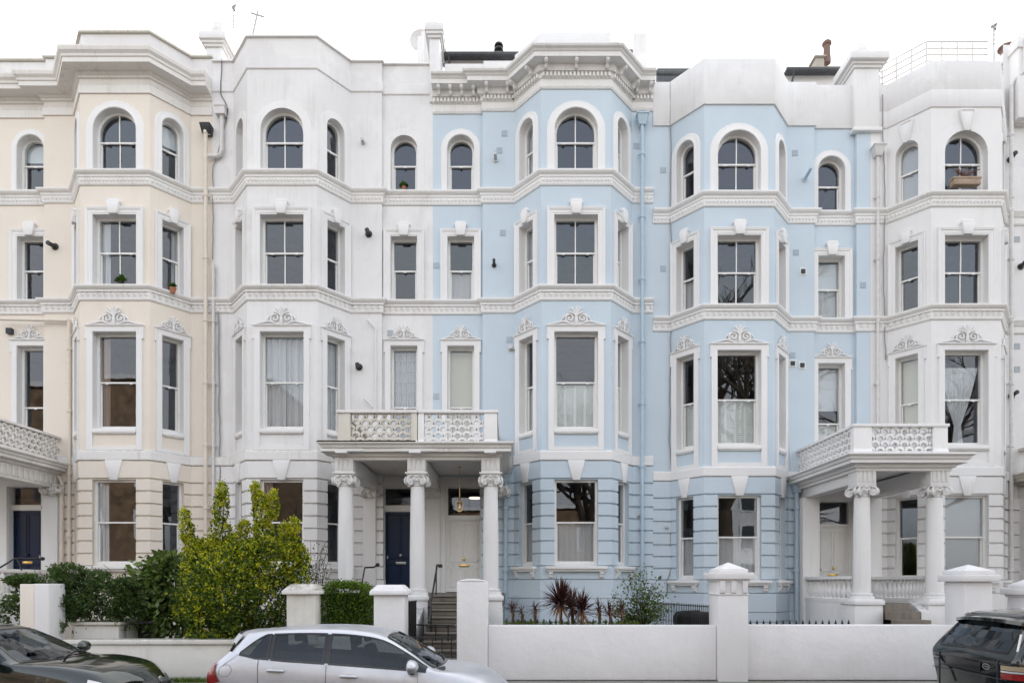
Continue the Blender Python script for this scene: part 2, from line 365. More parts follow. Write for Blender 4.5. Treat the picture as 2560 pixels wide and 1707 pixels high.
def window(parent,F,op,r,style,big,cov='',mats=None,zf=lambda z:z,seed=0,mt='trim',wallmat='white_wall',panels=False,flat=False):
    """style: 'g','1','2','3' storey"""
    uc,w,z0,z1,ar=op; mb=MB(); ft=.065; path=open_path(*op)
    mb.sweep2(F,path,[(0,-r),(-ft,-r),(-ft,-r-.11),(0,-r-.11)])
    mb.fbox(F,uc-w/2+ft,uc+w/2-ft,-r-.11,-r,z0,z0+.075)
    H=z1-z0; zm=z0+H*(.505 if style!='3' else .52)
    if style=='1': zm=z0+H*.50
    a,b=uc-w/2+ft,uc+w/2-ft
    mb.fbox(F,a,b,-r-.075,-r-.018,zm-.022,zm+.022)
    # lower sash stiles and bottom rail, upper sash stiles
    for (x0,x1) in((a,a+.035),(b-.035,b)):
        mb.fbox(F,x0,x1,-r-.10,-r-.06,z0+.075,zm-.022)
    mb.fbox(F,a+.035,b-.035,-r-.10,-r-.06,z0+.075,z0+.13)
    if big and style in'23':
        mb.fbox(F,uc-.015,uc+.015,-r-.09,-r-.055,z0+.13,zm-.022); mb.fbox(F,uc-.015,uc+.015,-r-.06,-r-.025,zm+.022,z1-ft+.01)
    if style!='g':
        for x in ((uc,) if not big else (uc-w*.28,uc+w*.28)): mb.fbox(F,x-.035,x+.035,-r-.02,-r+.008,zm-.05,zm-.026)
    win=mb.build('window',M['sash'],parent)
    g=MB()
    up=open_path(uc,w-2*ft+.01,zm,z1-ft+.005,False) if not ar else [(uc-w/2+ft,zm)]+arch_pts(uc,w-2*ft+.005,max(zm,z1-w/2-.02),z1-ft+.003)[0:]+[(uc+w/2-ft,zm)]
    g.poly([F(u,-r-.045,z) for u,z in (up if up[1][1]<up[0][1]+1e-6 and not ar else up)][::-1])
    g.add([F(a,-r-.08,z0+.07),F(b,-r-.08,z0+.07),F(b,-r-.08,zm),F(a,-r-.08,zm)],[(0,1,2,3)])
    g.build('glass',M['glass'],win,norm=False)
    if cov: covering(cov,F,uc,w-.1,z0+.08,z1-.08,zm,r,win,seed)
    # surround
    if style=='3':
        s=MB(); s.sweep2(F,path,[(0,0),(0,.03),(.02,.045),(.035,.04),(.05,.03),(.19 if w>1 else .165,.03),(.215 if w>1 else .19,.0)]) if not flat else s.sweep2(F,path,[(0,0),(0,.018),(.2,.012),(.21,0)])
        s.build('surround',M[mt],win,smooth=40)
        if flat==2:
            k=MB(); ks=.13 if w>.7 else .11
            k.prism(F,[(uc-ks*.5,z1-.03),(uc+ks*.5,z1-.03),(uc+ks*1.35,z1+.52),(uc-ks*1.35,z1+.52)],.0,.07); k.sweep2(F,[(uc-ks*.5,z1-.03),(uc-ks*1.35,z1+.52),(uc+ks*1.35,z1+.52),(uc+ks*.5,z1-.03)],[(0,0),(0,.09),(.03,.09),(.035,0)])
            k.build('keystone',M[mt],win,bevel=.004)
    elif style=='2':
        b_=.2 if w>.7 else .185
        s=MB(); s.sweep2(F,path,[(0,0),(0,.035),(.03,.035),(.045,.045),(.12,.045),(.13,.06),(b_-.015,.075),(b_,.075),(b_,0)])
        s.build('surround',M[mt],win)
        k=MB(); ks=.17 if w>.7 else .13
        k.prism(F,[(uc-ks*.68,z1-.01),(uc+ks*.68,z1-.01),(uc+ks,z1+.30),(uc-ks,z1+.30)],.0,.13)
        k.prism(F,[(uc-ks-.02,z1+.30),(uc+ks+.02,z1+.30),(uc+ks*.8,z1+.40),(uc-ks*.8,z1+.40)],.0,.11)
        k.build('keystone',M[mt],win,bevel=.006)
    elif style=='1':
        b_=.165 if w>1 else .16; zb=zf(5.56) if panels else z0
        p2=[(uc-w/2,zb),(uc-w/2,z1),(uc+w/2,z1),(uc+w/2,zb)]
        s=MB(); s.sweep2(F,p2,[(0,0),(0,.035),(.02,.045),(b_-.03,.045),(b_,.055),(b_,0)])
        for sg in(-1,1):
            u0=uc+sg*(w/2+b_+.001); u1=u0+sg*.035
            s.fbox(F,min(u0,u1),max(u0,u1),0,.055,z1-.17,z1+b_); s.fbox(F,min(u0,u1)-.005,max(u0,u1)+.005,0,.07,z1-.2,z1-.171)
        s.fbox(F,uc-w/2-b_-.05,uc+w/2+b_+.05,0,.085,z1+b_+.001,z1+b_+.025)
        if panels: s.fbox(F,uc-w/2+.001,uc+w/2-.001,0,.04,zb,zb+.10)
        s.build('surround',M[mt],win)
        c=MB(); ornament(c,F,uc,z1+b_+.026,w+2*b_,.92 if w>1 else .74); c.build('crest',M[mt],win,smooth=50)
        if panels:
            q=MB(); q.fbox(F,uc-w/2+.002,uc+w/2-.002,-.02,.07,z0-.11,z0-.001); q.fbox(F,uc-w/2+.03,uc+w/2-.03,.0,.05,z0-.14,z0-.111); q.build('sill',M[mt],win,bevel=.008)
    elif style=='g':
        q=MB(); e=.24 if big else .19
        q.fbox(F,uc-w/2-e,uc+w/2+e,-.0,.20,z0-.10,z0-.012); q.fbox(F,uc-w/2-e+.03,uc+w/2+e-.03,0,.15,z0-.16,z0-.101)
        for sg in(-1,1):
            x=uc+sg*(w/2+e-.14)
            q.prism(lambda u,o,z,F=F,x=x:F(x+o-.06,u,z),[(0,z0-.16),(.13,z0-.161),(.135,z0-.22),(.10,z0-.26),(.10,z0-.30),(.05,z0-.36),(0,z0-.38)],0,.12)
        q.build('sill',M[mt],win,bevel=.008)
        k=MB(); kk=.24 if big else .20
        k.prism(F,[(uc-kk*.42,z1-.02),(uc+kk*.42,z1-.02),(uc+kk,zf(5.28)-.002),(uc-kk,zf(5.28)-.002)],0,.085); k.build('keystone',M[mt],win,bevel=.006)
    return win

def along(path,off,spacing,fn,skip=.02):
    """call fn(F,u) at even steps along every stretch of a plan path pushed out by off"""
    P=[Vector(p) for p in path]
    for i in range(len(P)-1):
        d=P[i+1]-P[i]; L=d.length
        if L<.2: continue
        F,_=frame(P[i],P[i+1]); n=max(1,int(round((L-skip)/spacing))); 
        for k in range(n): fn(F,L*(k+.5)/n,L/n)
def house(name,label,cx,xl,xr,xrec,side,st):
    """cx bay centre, xl..xr frontage, xrec where the door side steps back 0.12 m, side +1 = door side on the right"""
    hx=(xl+xr)/2; H=thing(name,label,'house',(hx,0,0)); zf=st.get('zf',lambda z:z)
    A=cx-1.70,cx-.965,cx+.965,cx+1.70
    if side>0: path=[(xl,0),(A[0],0),(A[1],-.9),(A[2],-.9),(A[3],0),(xrec,0),(xrec,.12),(xr,.12)]; rp=((xrec,.12),(xr,.12))
    elif side<0: path=[(xl,.12),(xrec,.12),(xrec,0),(A[0],0),(A[1],-.9),(A[2],-.9),(A[3],0),(xr,0)]; rp=((xl,.12),(xrec,.12))
    if st.get('pilaster'): path=path+[(xr,0),(xr+.41,0)]
    wm,tm,cov=st['wall'],st['trim'],st.get('cov',{})
    bands=[zf(b) for b in(-.6,5.4,9.9,13.0)]; bands[0]=-.6; bands.append(st['ztop'])
    mb=MB(); segs=list(zip(path[:-1],path[1:])); flat=st.get('flat',False)
    wins=[]
    for P0,P1 in segs:
        F,L=frame(P0,P1)
        mid=((P0[0]+P1[0])/2,(P0[1]+P1[1])/2); kind=None
        if L<.2: kind='step'
        elif abs(P0[1]-P1[1])>.5: kind='cantL' if mid[0]<cx else 'cantR'
        elif mid[1]<-.5: kind='front'
        elif mid[1]>.1: kind='rec'
        else: kind='wall'
        for b in range(4):
            op=None; sty='g123'[b]
            if kind=='front':
                w=1.21; zz=[(2.36,4.75),(6.15,8.84),(10.14,12.09),(13.32,15.05)][b]; op=(L/2,w if b<3 else 1.19,zf(zz[0]),zf(zz[1]),b==3)
            elif kind in('cantL','cantR'):
                t=.46 if kind=='cantL' else .54
                zz=[(2.36,4.75),(6.15,8.84),(10.14,12.09),(13.32,15.05)][b]; op=(L*t,.60,zf(zz[0]),zf(zz[1]),b==3)
            elif kind=='rec':
                u=st['doorx']-P0[0]; 
                if b==0: op=(st['doorg']-P0[0],1.12,zf(1.60),zf(4.70),False)
                else: zz=[None,(5.3,8.80),(10.14,12.0),(13.32,14.96)][b]; op=(u,.78,zf(zz[0]),zf(zz[1]),b==3)
                if st.get('norec') : op=None
            rev=.10 if b==0 and kind!='rec' else .2
            panel(mb,F,L,bands[b],bands[b+1],op,rev)
            if op: wins.append((kind,b,F,op,rev))
    Wl=mb.build('wall',[M[wm],M[tm]],H)
    # rustication of the ground floor: courses stop at openings
    rb=MB(); z0c=zf(2.0); top=zf(4.77); n=8; step=(top-zf(2.35))/7
    g=zf(5.28)
    # opening cut points per segment
    cuts=[]
    acc=[]
    for P0,P1 in segs:
        F,L=frame(P0,P1); hit=[w for w in wins if w[1]==0 and w[2](0,0,0)[:2]==F(0,0,0)[:2]]
        acc.append((P0,P1,F,L,hit[0][3] if hit else None,hit[0][0] if hit else None))
    def pieces(zlo,zhi):
        out=[];cur=[acc[0][0]]
        for P0,P1,F,L,op,kind in acc:
            if op and op[3]>zlo+.02 and op[2]<zhi-.02:
                m=.0 if kind!='rec' else .12
                a=F(op[0]-op[1]/2-m,0,0)[:2]; b=F(op[0]+op[1]/2+m,0,0)[:2]
                cur.append(a); out.append(cur); cur=[b,P1]
            else: cur.append(P1)
        out.append(cur); return out
    gp=.022; z=zf(2.35)
    courses=[(z+step*i,z+step*(i+1)) for i in range(7)]
    for a,b in courses:
        for p in pieces(a,b): 
            if len(p)>1 and (Vector(p[0])-Vector(p[-1])).length>.05: rb.sweep(p,[(-.01,a+gp/2),(.015,a+gp/2),(.045,a+gp/2+.02),(.045,b-gp/2-.02),(.015,b-gp/2),(-.01,b-gp/2)])
    for a,b in((zf(1.97),zf(2.35)),(zf(4.77),g)):
        for p in pieces(a,b): rb.sweep(p,[(-.01,a+gp/2),(.02,a+gp/2),(.045,a+gp/2+.02),(.045,b-gp/2-.02),(.02,b-.005),(-.01,b-.005)])
    for a,b in((zf(1.45),zf(1.97)),(.8,zf(1.45)),(-.6,.8)):
        for p in pieces(a,b): rb.sweep(p,[(-.01,a+.006),(.07,a+.006),(.075,a+.012),(.075,b-.012),(.07,b-.006),(-.01,b-.006)])
    rb.build('rusticated_base',M[wm],H)
    bb=MB(); bb.sweep(path,[(-.01,g),(.055,g),(.07,g+.02),(.075,g+.235),(.05,g+.27),(-.01,g+.29)]); bb.build('base_band',M[st.get('bandmat',tm)],H)
    # string courses with their relief
    for zt,tall,kind in((zf(13.30),.40,0),(zf(10.12),.41,1)):
        s=MB(); s.sweep(path,[(-.01,zt-tall),(.025,zt-tall),(.045,zt-tall+.03),(.045,zt-.36+.02),(.055,zt-.20),(.075,zt-.185),(.08,zt-.13),(.12,zt-.10),(.14,zt-.075),(.155,zt-.05),(.155,zt-.008),(.0,zt+.03),(-.01,zt+.03)])
        za,zb=zt-.345,zt-.195
        if kind==0:
            def fn(F,u,w):
                m=(za+zb)/2; s.add([F(u-w/2,.05,m),F(u,.05,za),F(u+w/2,.05,m),F(u,.05,zb),F(u,.085,m)],[(0,1,4),(1,2,4),(2,3,4),(3,0,4)])
            along(path,0,.10,fn)
        else:
            def fn(F,u,w):
                s.add([F(u-w*.45,.05,zb),F(u+w*.35,.05,zb),F(u+w*.45,.05,zb-.09),F(u,.05,za+.01),F(u-w*.3,.05,zb-.08),F(u,.09,zb-.05)],[(0,1,5),(1,2,5),(2,3,5),(3,4,5),(4,0,5)])
                s.fbox(F,u-w*.3,u+w*.3,.05,.10,zb+.005,zb+.035)
            along(path,0,.16,fn)
        s.build('string_course',M[st.get('stringmat',tm)],H)
    # windows and doors
    for i,(kind,b,F,op,rev) in enumerate(wins):
        if kind=='rec' and b==0: continue
        big=kind=='front'; key=kind[0] if kind in('front','rec') else kind; c=cov.get((key,b),'')
        window(H,F,op,rev,'g123'[b],big,c,zf=zf,seed=int(abs(cx)*10)+i,mt=tm,panels=(b==1 and kind!='rec'),flat=flat)
    # rooms: floors, ceilings, back and party walls
    rm=MB(); inner=[(x,y+.42) for x,y in path if True]
    inner=[(path[0][0]+.03,path[0][1]+.42)]+inner[1:-1]+[(path[-1][0]-.03,path[-1][1]+.42)]
    poly=[(p[0],p[1]) for p in inner]+[(inner[-1][0],5.2),(inner[0][0],5.2)]
    def slab(mb,z,t,i=.42):
        y0=.12+i; mb.box(path[0][0]+.03,path[-1][0]-.03,y0,5.2,z-t,z)
        mb.hexa([(A[0]+i*.5,y0,z-t),(A[1]+i*.45,-.9+i,z-t),(A[2]-i*.45,-.9+i,z-t),(A[3]-i*.5,y0,z-t),(A[0]+i*.5,y0,z),(A[1]+i*.45,-.9+i,z),(A[2]-i*.45,-.9+i,z),(A[3]-i*.5,y0,z)])
    for zz in(zf(1.5),zf(5.2),zf(9.85),zf(13.05)): slab(rm,zz,.25)
    a,b=inner[0][0],inner[-1][0]
    rm.box(a,b,5.2,5.3,-.5,st['ztop']); rm.box(a-.02,a,.3,5.2,-.5,st['ztop']-.3); rm.box(b,b+.02,.3,5.2,-.5,st['ztop']-.3)
    if st.get('roomwalls',1): rm.box(cx+side*1.75-.05,cx+side*1.75+.05,.45,5.2,-.5,st['ztop']-.4)
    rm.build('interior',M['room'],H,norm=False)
    rf=MB(); k=len(poly); zz=st['ztop']-.25
    pr=[(path[0][0],.05)]+list(path[1:-1])+[(path[-1][0],path[-1][1]+.0)]
    pr=[(x,y+.03) for x,y in pr]+[(path[-1][0],9),(path[0][0],9)]; k=len(pr)
    slab(rf,zz,.15,.02); rf.box(path[0][0]+.03,path[-1][0]-.03,5.201,9,zz-.15,zz)
    rf.build('roof',M['lead'],H)
    H.path=path; H.wins=wins
    return H
def fr_rec(x,y=.12):
    return lambda u,o,z: (x+u,y-o,z)
def door(H,xc,z0,z1,zf0,zf1,w,mat,y=.12,r=.2,knob='brass',letter='brass',plate=None,lw=1.12,hinge=1):
    """panelled door with frame and fanlight, in an opening lw wide"""
    F=lambda u,o,z:(xc+u,y-o,z); hw=w/2; HW=lw/2
    d=MB(); d.fbox(F,-hw,hw,-r-.06,-r,z0,z1)
    fm=MB()
    fm.fbox(F,-HW,-hw,-r-.1,-r+.07,z0,zf1+.08); fm.fbox(F,hw,HW,-r-.1,-r+.07,z0,zf1+.08)
    fm.fbox(F,-hw,hw,-r-.1,-r+.06,z1+.002,zf0); fm.fbox(F,-hw,hw,-r-.1,-r+.06,zf1,zf1+.08)
    fm.fbox(F,-hw-.02,hw+.02,-r+.061,-r+.09,z1+.03,zf0-.02)
    H_=z1-z0
    for (a,b,c,e) in((-hw+.09,-.045,z0+H_*.43,z1-.12),(.045,hw-.09,z0+H_*.43,z1-.12),(-hw+.09,-.045,z0+.16,z0+H_*.33),(.045,hw-.09,z0+.16,z0+H_*.33)):
        d.sweep2(F,[(a,c),(a,e),(b,e),(b,c)],[(0,-r),(0,-r+.018),(.018,-r+.018),(.03,-r)],closed=True)
    D=d.build('door',M[mat],H)
    fm.build('door_frame',M['sash'],H)
    g=MB(); g.add([F(-hw,-r-.03,zf0),F(hw,-r-.03,zf0),F(hw,-r-.03,zf1),F(-hw,-r-.03,zf1)],[(0,1,2,3)]); g.build('fanlight',M['glass'],H,norm=False)
    k=MB(); k.lathe([(.012,0),(.012,-.03),(.035,-.045),(.042,-.065),(.03,-.085),(.005,-.09)],F(0,-r,z0+H_*.46),14,'y'); k.build('door_knob',M[knob],D,smooth=40)
    l=MB(); l.fbox(F,-.15,.15,-r,-r+.015,z0+H_*.35,z0+H_*.35+.075); l.fbox(F,-.11,.11,-r+.0151,-r+.022,z0+H_*.35+.018,z0+H_*.35+.055); l.build('letter_plate',M[letter],D,bevel=.003)
    s=MB(); s.fbox(F,hinge*(hw-.07)-.015,hinge*(hw-.07)+.015,-r,-r+.03,z0+H_*.42,z0+H_*.42+.08); s.build('door_lock',M['steel'],D)
    return D

# ------------------------------------------------------------------ the five houses and the sliver of the sixth
ZD=lambda z: z-(.39+(max(z,2.0)-2.4)*.0185)
PX=lambda p:(p-1280)/86.0
xA0,xAB,xBC,xCD,xDE,xE1=PX(-600),PX(531),PX(1081),PX(1632),PX(2177),14.35
covA={('f',1):'left',('f',2):'lwhite',('cantR',1):'lwhite',('f',0):'lwhite',('cantR',2):'right',('cantR',3):'halfblind',('r',3):'halfblind'}
covB={('f',1):'full',('cantR',1):'single',('r',1):'lattice single',('cantR',2):'lwhite',('cantR',0):'left',('f',0):'left'}
covC={('f',1):'shutters',('cantL',1):'shutters',('cantR',1):'shutters',('r',1):'blind',('cantL',2):'full',('cantR',2):'full',('cantL',3):'full',('cantR',3):'full',('f',0):'lower',('cantL',0):'lower',('cantR',0):'lower',('r',2):'lower'}
covD={('f',1):'shutters',('cantL',1):'shutters',('cantL',2):'lower',('f',0):'lower',('cantL',0):'lower',('r',2):'wblind lower',('r',1):'halfblind shutters',('f',3):''}
covE={('cantL',3):'slats film',('cantL',1):'blind',('f',1):'tied',('f',0):'film',('cantL',0):'',('f',2):'halfblind'}
covE[('f',2)]=''
HA=house('terraced_house','cream stucco terraced house with white window surrounds and a deep moulded cornice',PX(332),xA0,xAB,PX(111),-1,dict(wall='cream',trim='trim',bandmat='trim_worn',stringmat='trim_worn',ztop=16.3,cov=covA,doorx=X(77,20.12),doorg=X(68,20.12)))
HB=house('terraced_house','all white stained stucco terraced house with plain parapet, next to the cream house',PX(731),xAB,xBC,PX(954.5),1,dict(wall='white_wall',trim='white',bandmat='trim_worn',stringmat='trim_worn',ztop=16.2,cov=covB,doorx=X(1010,20.12),doorg=X(1002,20.12),flat=True))
HC=house('terraced_house','pale blue terraced house with a big white bracketed cornice and white front door',PX(1433),xBC,xCD,PX(1206.4),-1,dict(wall='blue',trim='trim',ztop=16.2,cov=covC,doorx=X(1152,20.12),doorg=X(1160,20.12)))
HD=house('terraced_house','pale blue terraced house with a tall plain white parapet instead of a cornice',PX(1822),xCD,PX(2141.7),PX(2036),1,dict(wall='blue',trim='trim',ztop=15.2,cov=covD,doorx=X(2078,20.12),doorg=X(2083,20.12),zf=ZD,pilaster=1))
HE=house('terraced_house','white stucco terraced house with a railed roof terrace, right of the blue houses',PX(2364),xDE,xE1+.02,xE1-.01,1,dict(wall='white',trim='white',bandmat='white',stringmat='trim_worn',ztop=15.2,cov=covE,doorx=13.9,doorg=13.9,zf=ZD,norec=1,flat=2,roomwalls=0))

# ---- tops: cornices and parapets
def coping(mb,path,z,t=.3,e=.05,h=.07,o=.0): mb.sweep(path,[(e+o,z),(e+o,z+h*.6),(e-.01+o,z+h),(-t-e+o,z+h),(-t-e+o,z)],closed=True)
def parapet(mb,path,z0,z1,o=0,t=.28): mb.sweep(path,[(o,z0),(o,z1),(o-t,z1),(o-t,z0)],closed=True)
# A: deep moulded cornice
m=MB(); m.sweep(HA.path,[(-.01,15.45),(.04,15.45),(.04,15.68),(.015,15.71),(.015,15.84),(.06,15.86),(.06,15.92),(.10,15.94),(.12,16.00),(.44,16.01),(.44,16.13),(.47,16.15),(.48,16.21),(.54,16.27),(.56,16.35),(.56,16.39),(0,16.47),(-.01,16.47)]); m.build('cornice',M['trim_old'],HA)
m=MB(); parapet(m,HA.path,16.3,17.12,-.02); m.build('parapet',M['white_par'],HA)
m=MB(); coping(m,HA.path,17.13); m.build('coping',M['mossy'],HA,bevel=.006)
# B: plain parapet with a raised band
m=MB(); parapet(m,HB.path,16.15,17.0,0); m.build('parapet',M['white_par'],HB)
m=MB(); m.sweep(HB.path,[(-.01,16.13),(.02,16.13),(.035,16.15),(.035,16.42),(.02,16.44),(-.01,16.44)]); m.build('parapet_band',M['white_wall'],HB)
m=MB(); coping(m,HB.path,17.0,e=.06,h=.06); m.build('coping',M['trim_worn'],HB,bevel=.006)
# C: bracketed, dentilled cornice
cp=HC.path[:-1]+[(PX(1632),0)]
m=MB(); m.sweep(cp,[(-.01,15.57),(.03,15.57),(.055,15.62),(.03,15.66),(.03,15.83),(.06,15.85),(.06,15.985),(.13,16.0),(.15,16.05),(.16,16.17),(.42,16.18),(.42,16.30),(.45,16.32),(.47,16.35),(.53,16.38),(.55,16.42),(.55,16.45),(0,16.55),(-.01,16.55)])
along(cp,0,.105,lambda F,u,w:m.fbox(F,u-.03,u+.03,.05,.125,15.865,15.975))
C_co=m.build('cornice',M['trim_worn'],HC)
def bracket(mb,F,u,z=16.178,o=.155,w=.08):
    G=lambda a,b,c:F(u-w/2+b,a,c)
    mb.prism(G,[(o,z),(o+.24,z),(o+.24,z-.05),(o+.19,z-.09),(o+.12,z-.10),(o+.07,z-.17),(o,z-.18)],0,w)
    mb.tube([F(u-w*.62,o+.19,z-.055),F(u+w*.62,o+.19,z-.055)],.034,8); 
def fn(F,u,w):
    b=MB(); bracket(b,F,u); b.build('bracket',M['trim'],C_co)
for P0,P1,us in ((cp[0],cp[1],(.2,.53,.86,1.2)),(cp[2],cp[3],(.12,.72)),(cp[3],cp[4],(.25,.95)),(cp[4],cp[5],(.12,.95,1.80)),(cp[5],cp[6],(.2,.9)),(cp[6],cp[7],(.12,.5))):
    F,L=frame(P0,P1)
    for u in us:
        if u<L: fn(F,u,0)
m=MB(); fl=[(cp[3][0],.15),(cp[4][0],-.7),(cp[5][0],-.7),(cp[6][0],.15)]; parapet(m,fl,16.4,17.32); parapet(m,[(cp[0][0],.3),(cp[3][0],.3)],16.3,16.95); parapet(m,[(cp[6][0],.3),(cp[7][0],.3)],16.3,17.0); m.build('parapet',M['white_wall'],HC,bevel=.01)
# D: tall plain white parapet
dp=HD.path
m=MB(); parapet(m,dp[:8],15.14,16.40,.045,.3); m.build('parapet',M['white_wall'],HD,bevel=.008)
# E
ep=HE.path[:6]
m=MB(); parapet(m,ep,15.07,15.55,.03,.3); m.sweep(ep,[(.0,15.551),(-.0,16.36),(-.28,16.37),(-.28,15.551)],closed=True); m.build('parapet',M['white_par'],HE,bevel=.01)
# ------------------------------------------------------------------ sixth house (only its left edge is in view)
HF=thing('terraced_house','white terraced house at the right edge, cut off by the picture','house',(15.6,0,0))
m=MB(); F,L=frame((14.36,.12),(26,.12))
for i,(a,b) in enumerate(((-.6,4.9),(4.9,9.4),(9.4,12.5),(12.5,17.6))): panel(m,F,L,a,b,(2.3,.78,a+.9,b-.9,False),.2)
m.build('wall',[M['white_wall'],M['white']],HF)
for zt in(12.72,9.55):
    m=MB(); m.sweep([(14.36,.12),(26,.12)],[(-.01,zt-.4),(.03,zt-.4),(.05,zt-.36),(.05,zt-.2),(.08,zt-.18),(.12,zt-.1),(.15,zt-.05),(.15,zt),(0,zt+.03),(-.01,zt+.03)]); m.build('string_course',M['trim_worn'],HF)
m=MB(); m.sweep([(14.55,.12),(26,.12)],[(-.01,15.2),(.35,15.25),(.35,17.3),(-.01,17.3)]); m.build('parapet_block',M['white'],HF,bevel=.01)
m=MB()
for i in range(11): m.box(14.36,14.9,.04,.13,.4+i*.36+.012,.4+(i+1)*.36-.012)
m.build('rusticated_base',M['white'],HF)
for b,(a,c) in enumerate(((.3,4.0),(5.8,8.5),(10.3,11.6),(13.4,14.7))):
    window(HF,F,(2.3,.78,a,c,False),.2,'2',False,'lower',seed=b,mt='white')
m=MB(); m.box(14.3,26,5.2,5.3,-.5,17.3); m.box(14.9,26,.45,5.2,17,17.1); m.box(25.9,26,.13,5.2,-.5,17.1); m.box(14.4,14.45,.45,5.2,-.5,17)
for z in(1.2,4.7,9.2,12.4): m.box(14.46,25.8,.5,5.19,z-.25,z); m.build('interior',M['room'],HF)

# ------------------------------------------------------------------ chimney piers, pots and roof pieces
def pier(H,x,w,d,y0,z0,z1,capw,mat='white',pot=True,name='chimney_pier'):
    m=MB(); m.box(x-w/2,x+w/2,y0,y0+d,z0,z1-.42)
    for e,a,b in((.05,z1-.42,z1-.34),(.10,z1-.34,z1-.26),(capw,z1-.26,z1-.05)): m.box(x-w/2-e,x+w/2+e,y0-e,y0+d+e,a,b)
    if pot: m.lathe([(.26,z1-.05),(.24,z1+.12),(.17,z1+.14),(.24,z1+.30),(.17,z1+.32),(.17,z1+.50),(.0,z1+.52)],(x,y0+d/2,0),8)
    return m.build(name,M[mat],H,bevel=.008)
pier(HA,PX(533),.46,.7,.06,15.5,17.90,.16,'white_wall')
p=pier(HB,PX(1086),.30,.9,.05,15.9,18.15,.13,'white_wall',False)
m=MB(); 
for a,b,t,D in((1044,1060,90,23.2),(1053,1070,79,22.4),(1060,1088,64,21.6),(1066,1094,53,21.1)): m.box(X(a,D),X(b,D),D-20,D-19.3,15.6,Z(t,D))
m.build('party_wall',M['white_wall'],HB,bevel=.01)
pier(HD,PX(2165),.72,.7,-.06,15.05,17.2,.20,'white',True)
m=MB(); m.box(PX(2165)-.42,PX(2165)+.42,-.12,.1,14.95,15.05); m.build('pier_foot',M['white'],HD,bevel=.01)
pier(HF,14.95,.55,.8,-.1,15.2,17.5,.18,'white',True)
# chimney behind the cornice of the first blue house
m=MB(); m.box(X(1583,22),X(1617,22),2,2.5,15.5,19.45); m.box(X(1583,22),X(1633,22),1.8,2.5,15.5,17.9); m.box(X(1615,22),X(1652,22),1.75,2.5,15.5,17.6); m.build('chimney',M['white_wall'],HC,bevel=.01)
def pot(H,x,y,z,h=.75,r=.15,mat='potbrown'):
    m=MB(); m.lathe([(r*.95,0),(r,.1),(r*.8,h*.6),(r*.85,h*.8),(r*1.15,h*.84),(r*1.15,h*.93),(r*.8,h),(r*.6,h*.98),(r*.6,h*.5)],(x,y,z),14); return m.build('chimney_pot',M[mat],H,smooth=40)
pot(HC,X(1570,22.3),2.3,18.2,.85,.2)
pot(HB,X(606,22),2.2,17.85,.8,.15); pot(HB,X(867,21.5),1.6,17.35,.75,.22,'terracotta')
m=MB(); m.box(X(585,22.2),X(612,22.2),2,3,16,17.9); m.build('chimney_stack',M['greyrender'],HB)
m=MB(); m.box(X(845,21.8),X(890,21.8),1.3,2.2,16,17.38); m.build('chimney_stack',M['greyrender'],HB)
# dark mansard edges with gutter
def mansard(H,x0,x1,y,z,vent=None):
    m=MB(); m.box(x0,x1,y,y+.12,16,z); w=m.build('dormer_wall',M['trim'],H)
    m=MB(); m.box(x0-.08,x1+.08,y-.22,y+.3,z,z+.07); m.tube([(x0-.1,y-.28,z+.0),(x1+.1,y-.28,z+.0)],.055,8); m.tube([(x0+.15,y-.3,z),(x0+.15,y-.05,z-.3)],.03,6); m.build('roof_edge',M['slate'],H)
    if vent: m=MB(); m.lathe([(.08,0),(.08,.28),(.15,.30),(.15,.36),(.09,.38),(.09,.42),(.15,.43),(.13,.50),(0,.52)],(vent,y+.1,z+.07),12); m.build('roof_vent',M['iron'],H,smooth=40)
mansard(HC,X(1112,21),X(1300,21),1.0,Z(152,21),X(1247,21))
m=MB(); m.box(X(1112,20.5),X(1212,20.5),.5,.6,16.3,Z(160,20.5)); m.box(X(1209,20.5),X(1290,20.5),.45,.6,16.3,Z(156,20.5)); m.build('inner_parapet',M['white_wall'],HC)
mansard(HD,X(1965,21.2),X(2092,21.2),1.2,Z(190,21.2))
m=MB(); m.box(X(1965,21.4),X(2092,21.4),1.4,1.45,15.8,Z(200,21.4)); m.build('dormer_glazing',M['slate'],HD)
m=MB(); m.box(X(2036,23),X(2130,23),3,3.8,15,Z(165,23)); m.build('chimney_stack',M['greyrender'],HD,bevel=.02)
m=MB(); m.box(X(2036,23),X(2058,23),2.9,3.3,15,Z(150,23)); m.box(X(2032,23),X(2062,23),2.85,3.35,Z(150,23),Z(145,23)); m.build('chimney_stack',M['greyrender'],HD,bevel=.02)
pot(HD,X(2067,23),3.0,Z(160,23),.75,.13)
m=MB(); m.prism(lambda a,o,z:(X(2105,22)+o,.35+a,z),[(0,15.8),(0,16.9),(2.2,18.1),(3,18.1),(3,15.8)],0,.35); m.build('party_wall',M['trim'],HD,bevel=.01)
pot(HF,15.25,1.2,17.9,.5,.22,'potbrown'); m=MB(); m.box(14.9,16.2,.8,1.7,16,17.95); m.build('chimney_stack',M['white'],HF)
m=MB(); m.box(X(1640,21.5),X(1722,21.5),1.3,1.5,15.9,Z(183,21.5)); m.tube([(X(1640,21),.95,Z(186,21)),(X(1722,21),.95,Z(186,21))],.07,8); m.build('roof_edge',M['slate'],HD)
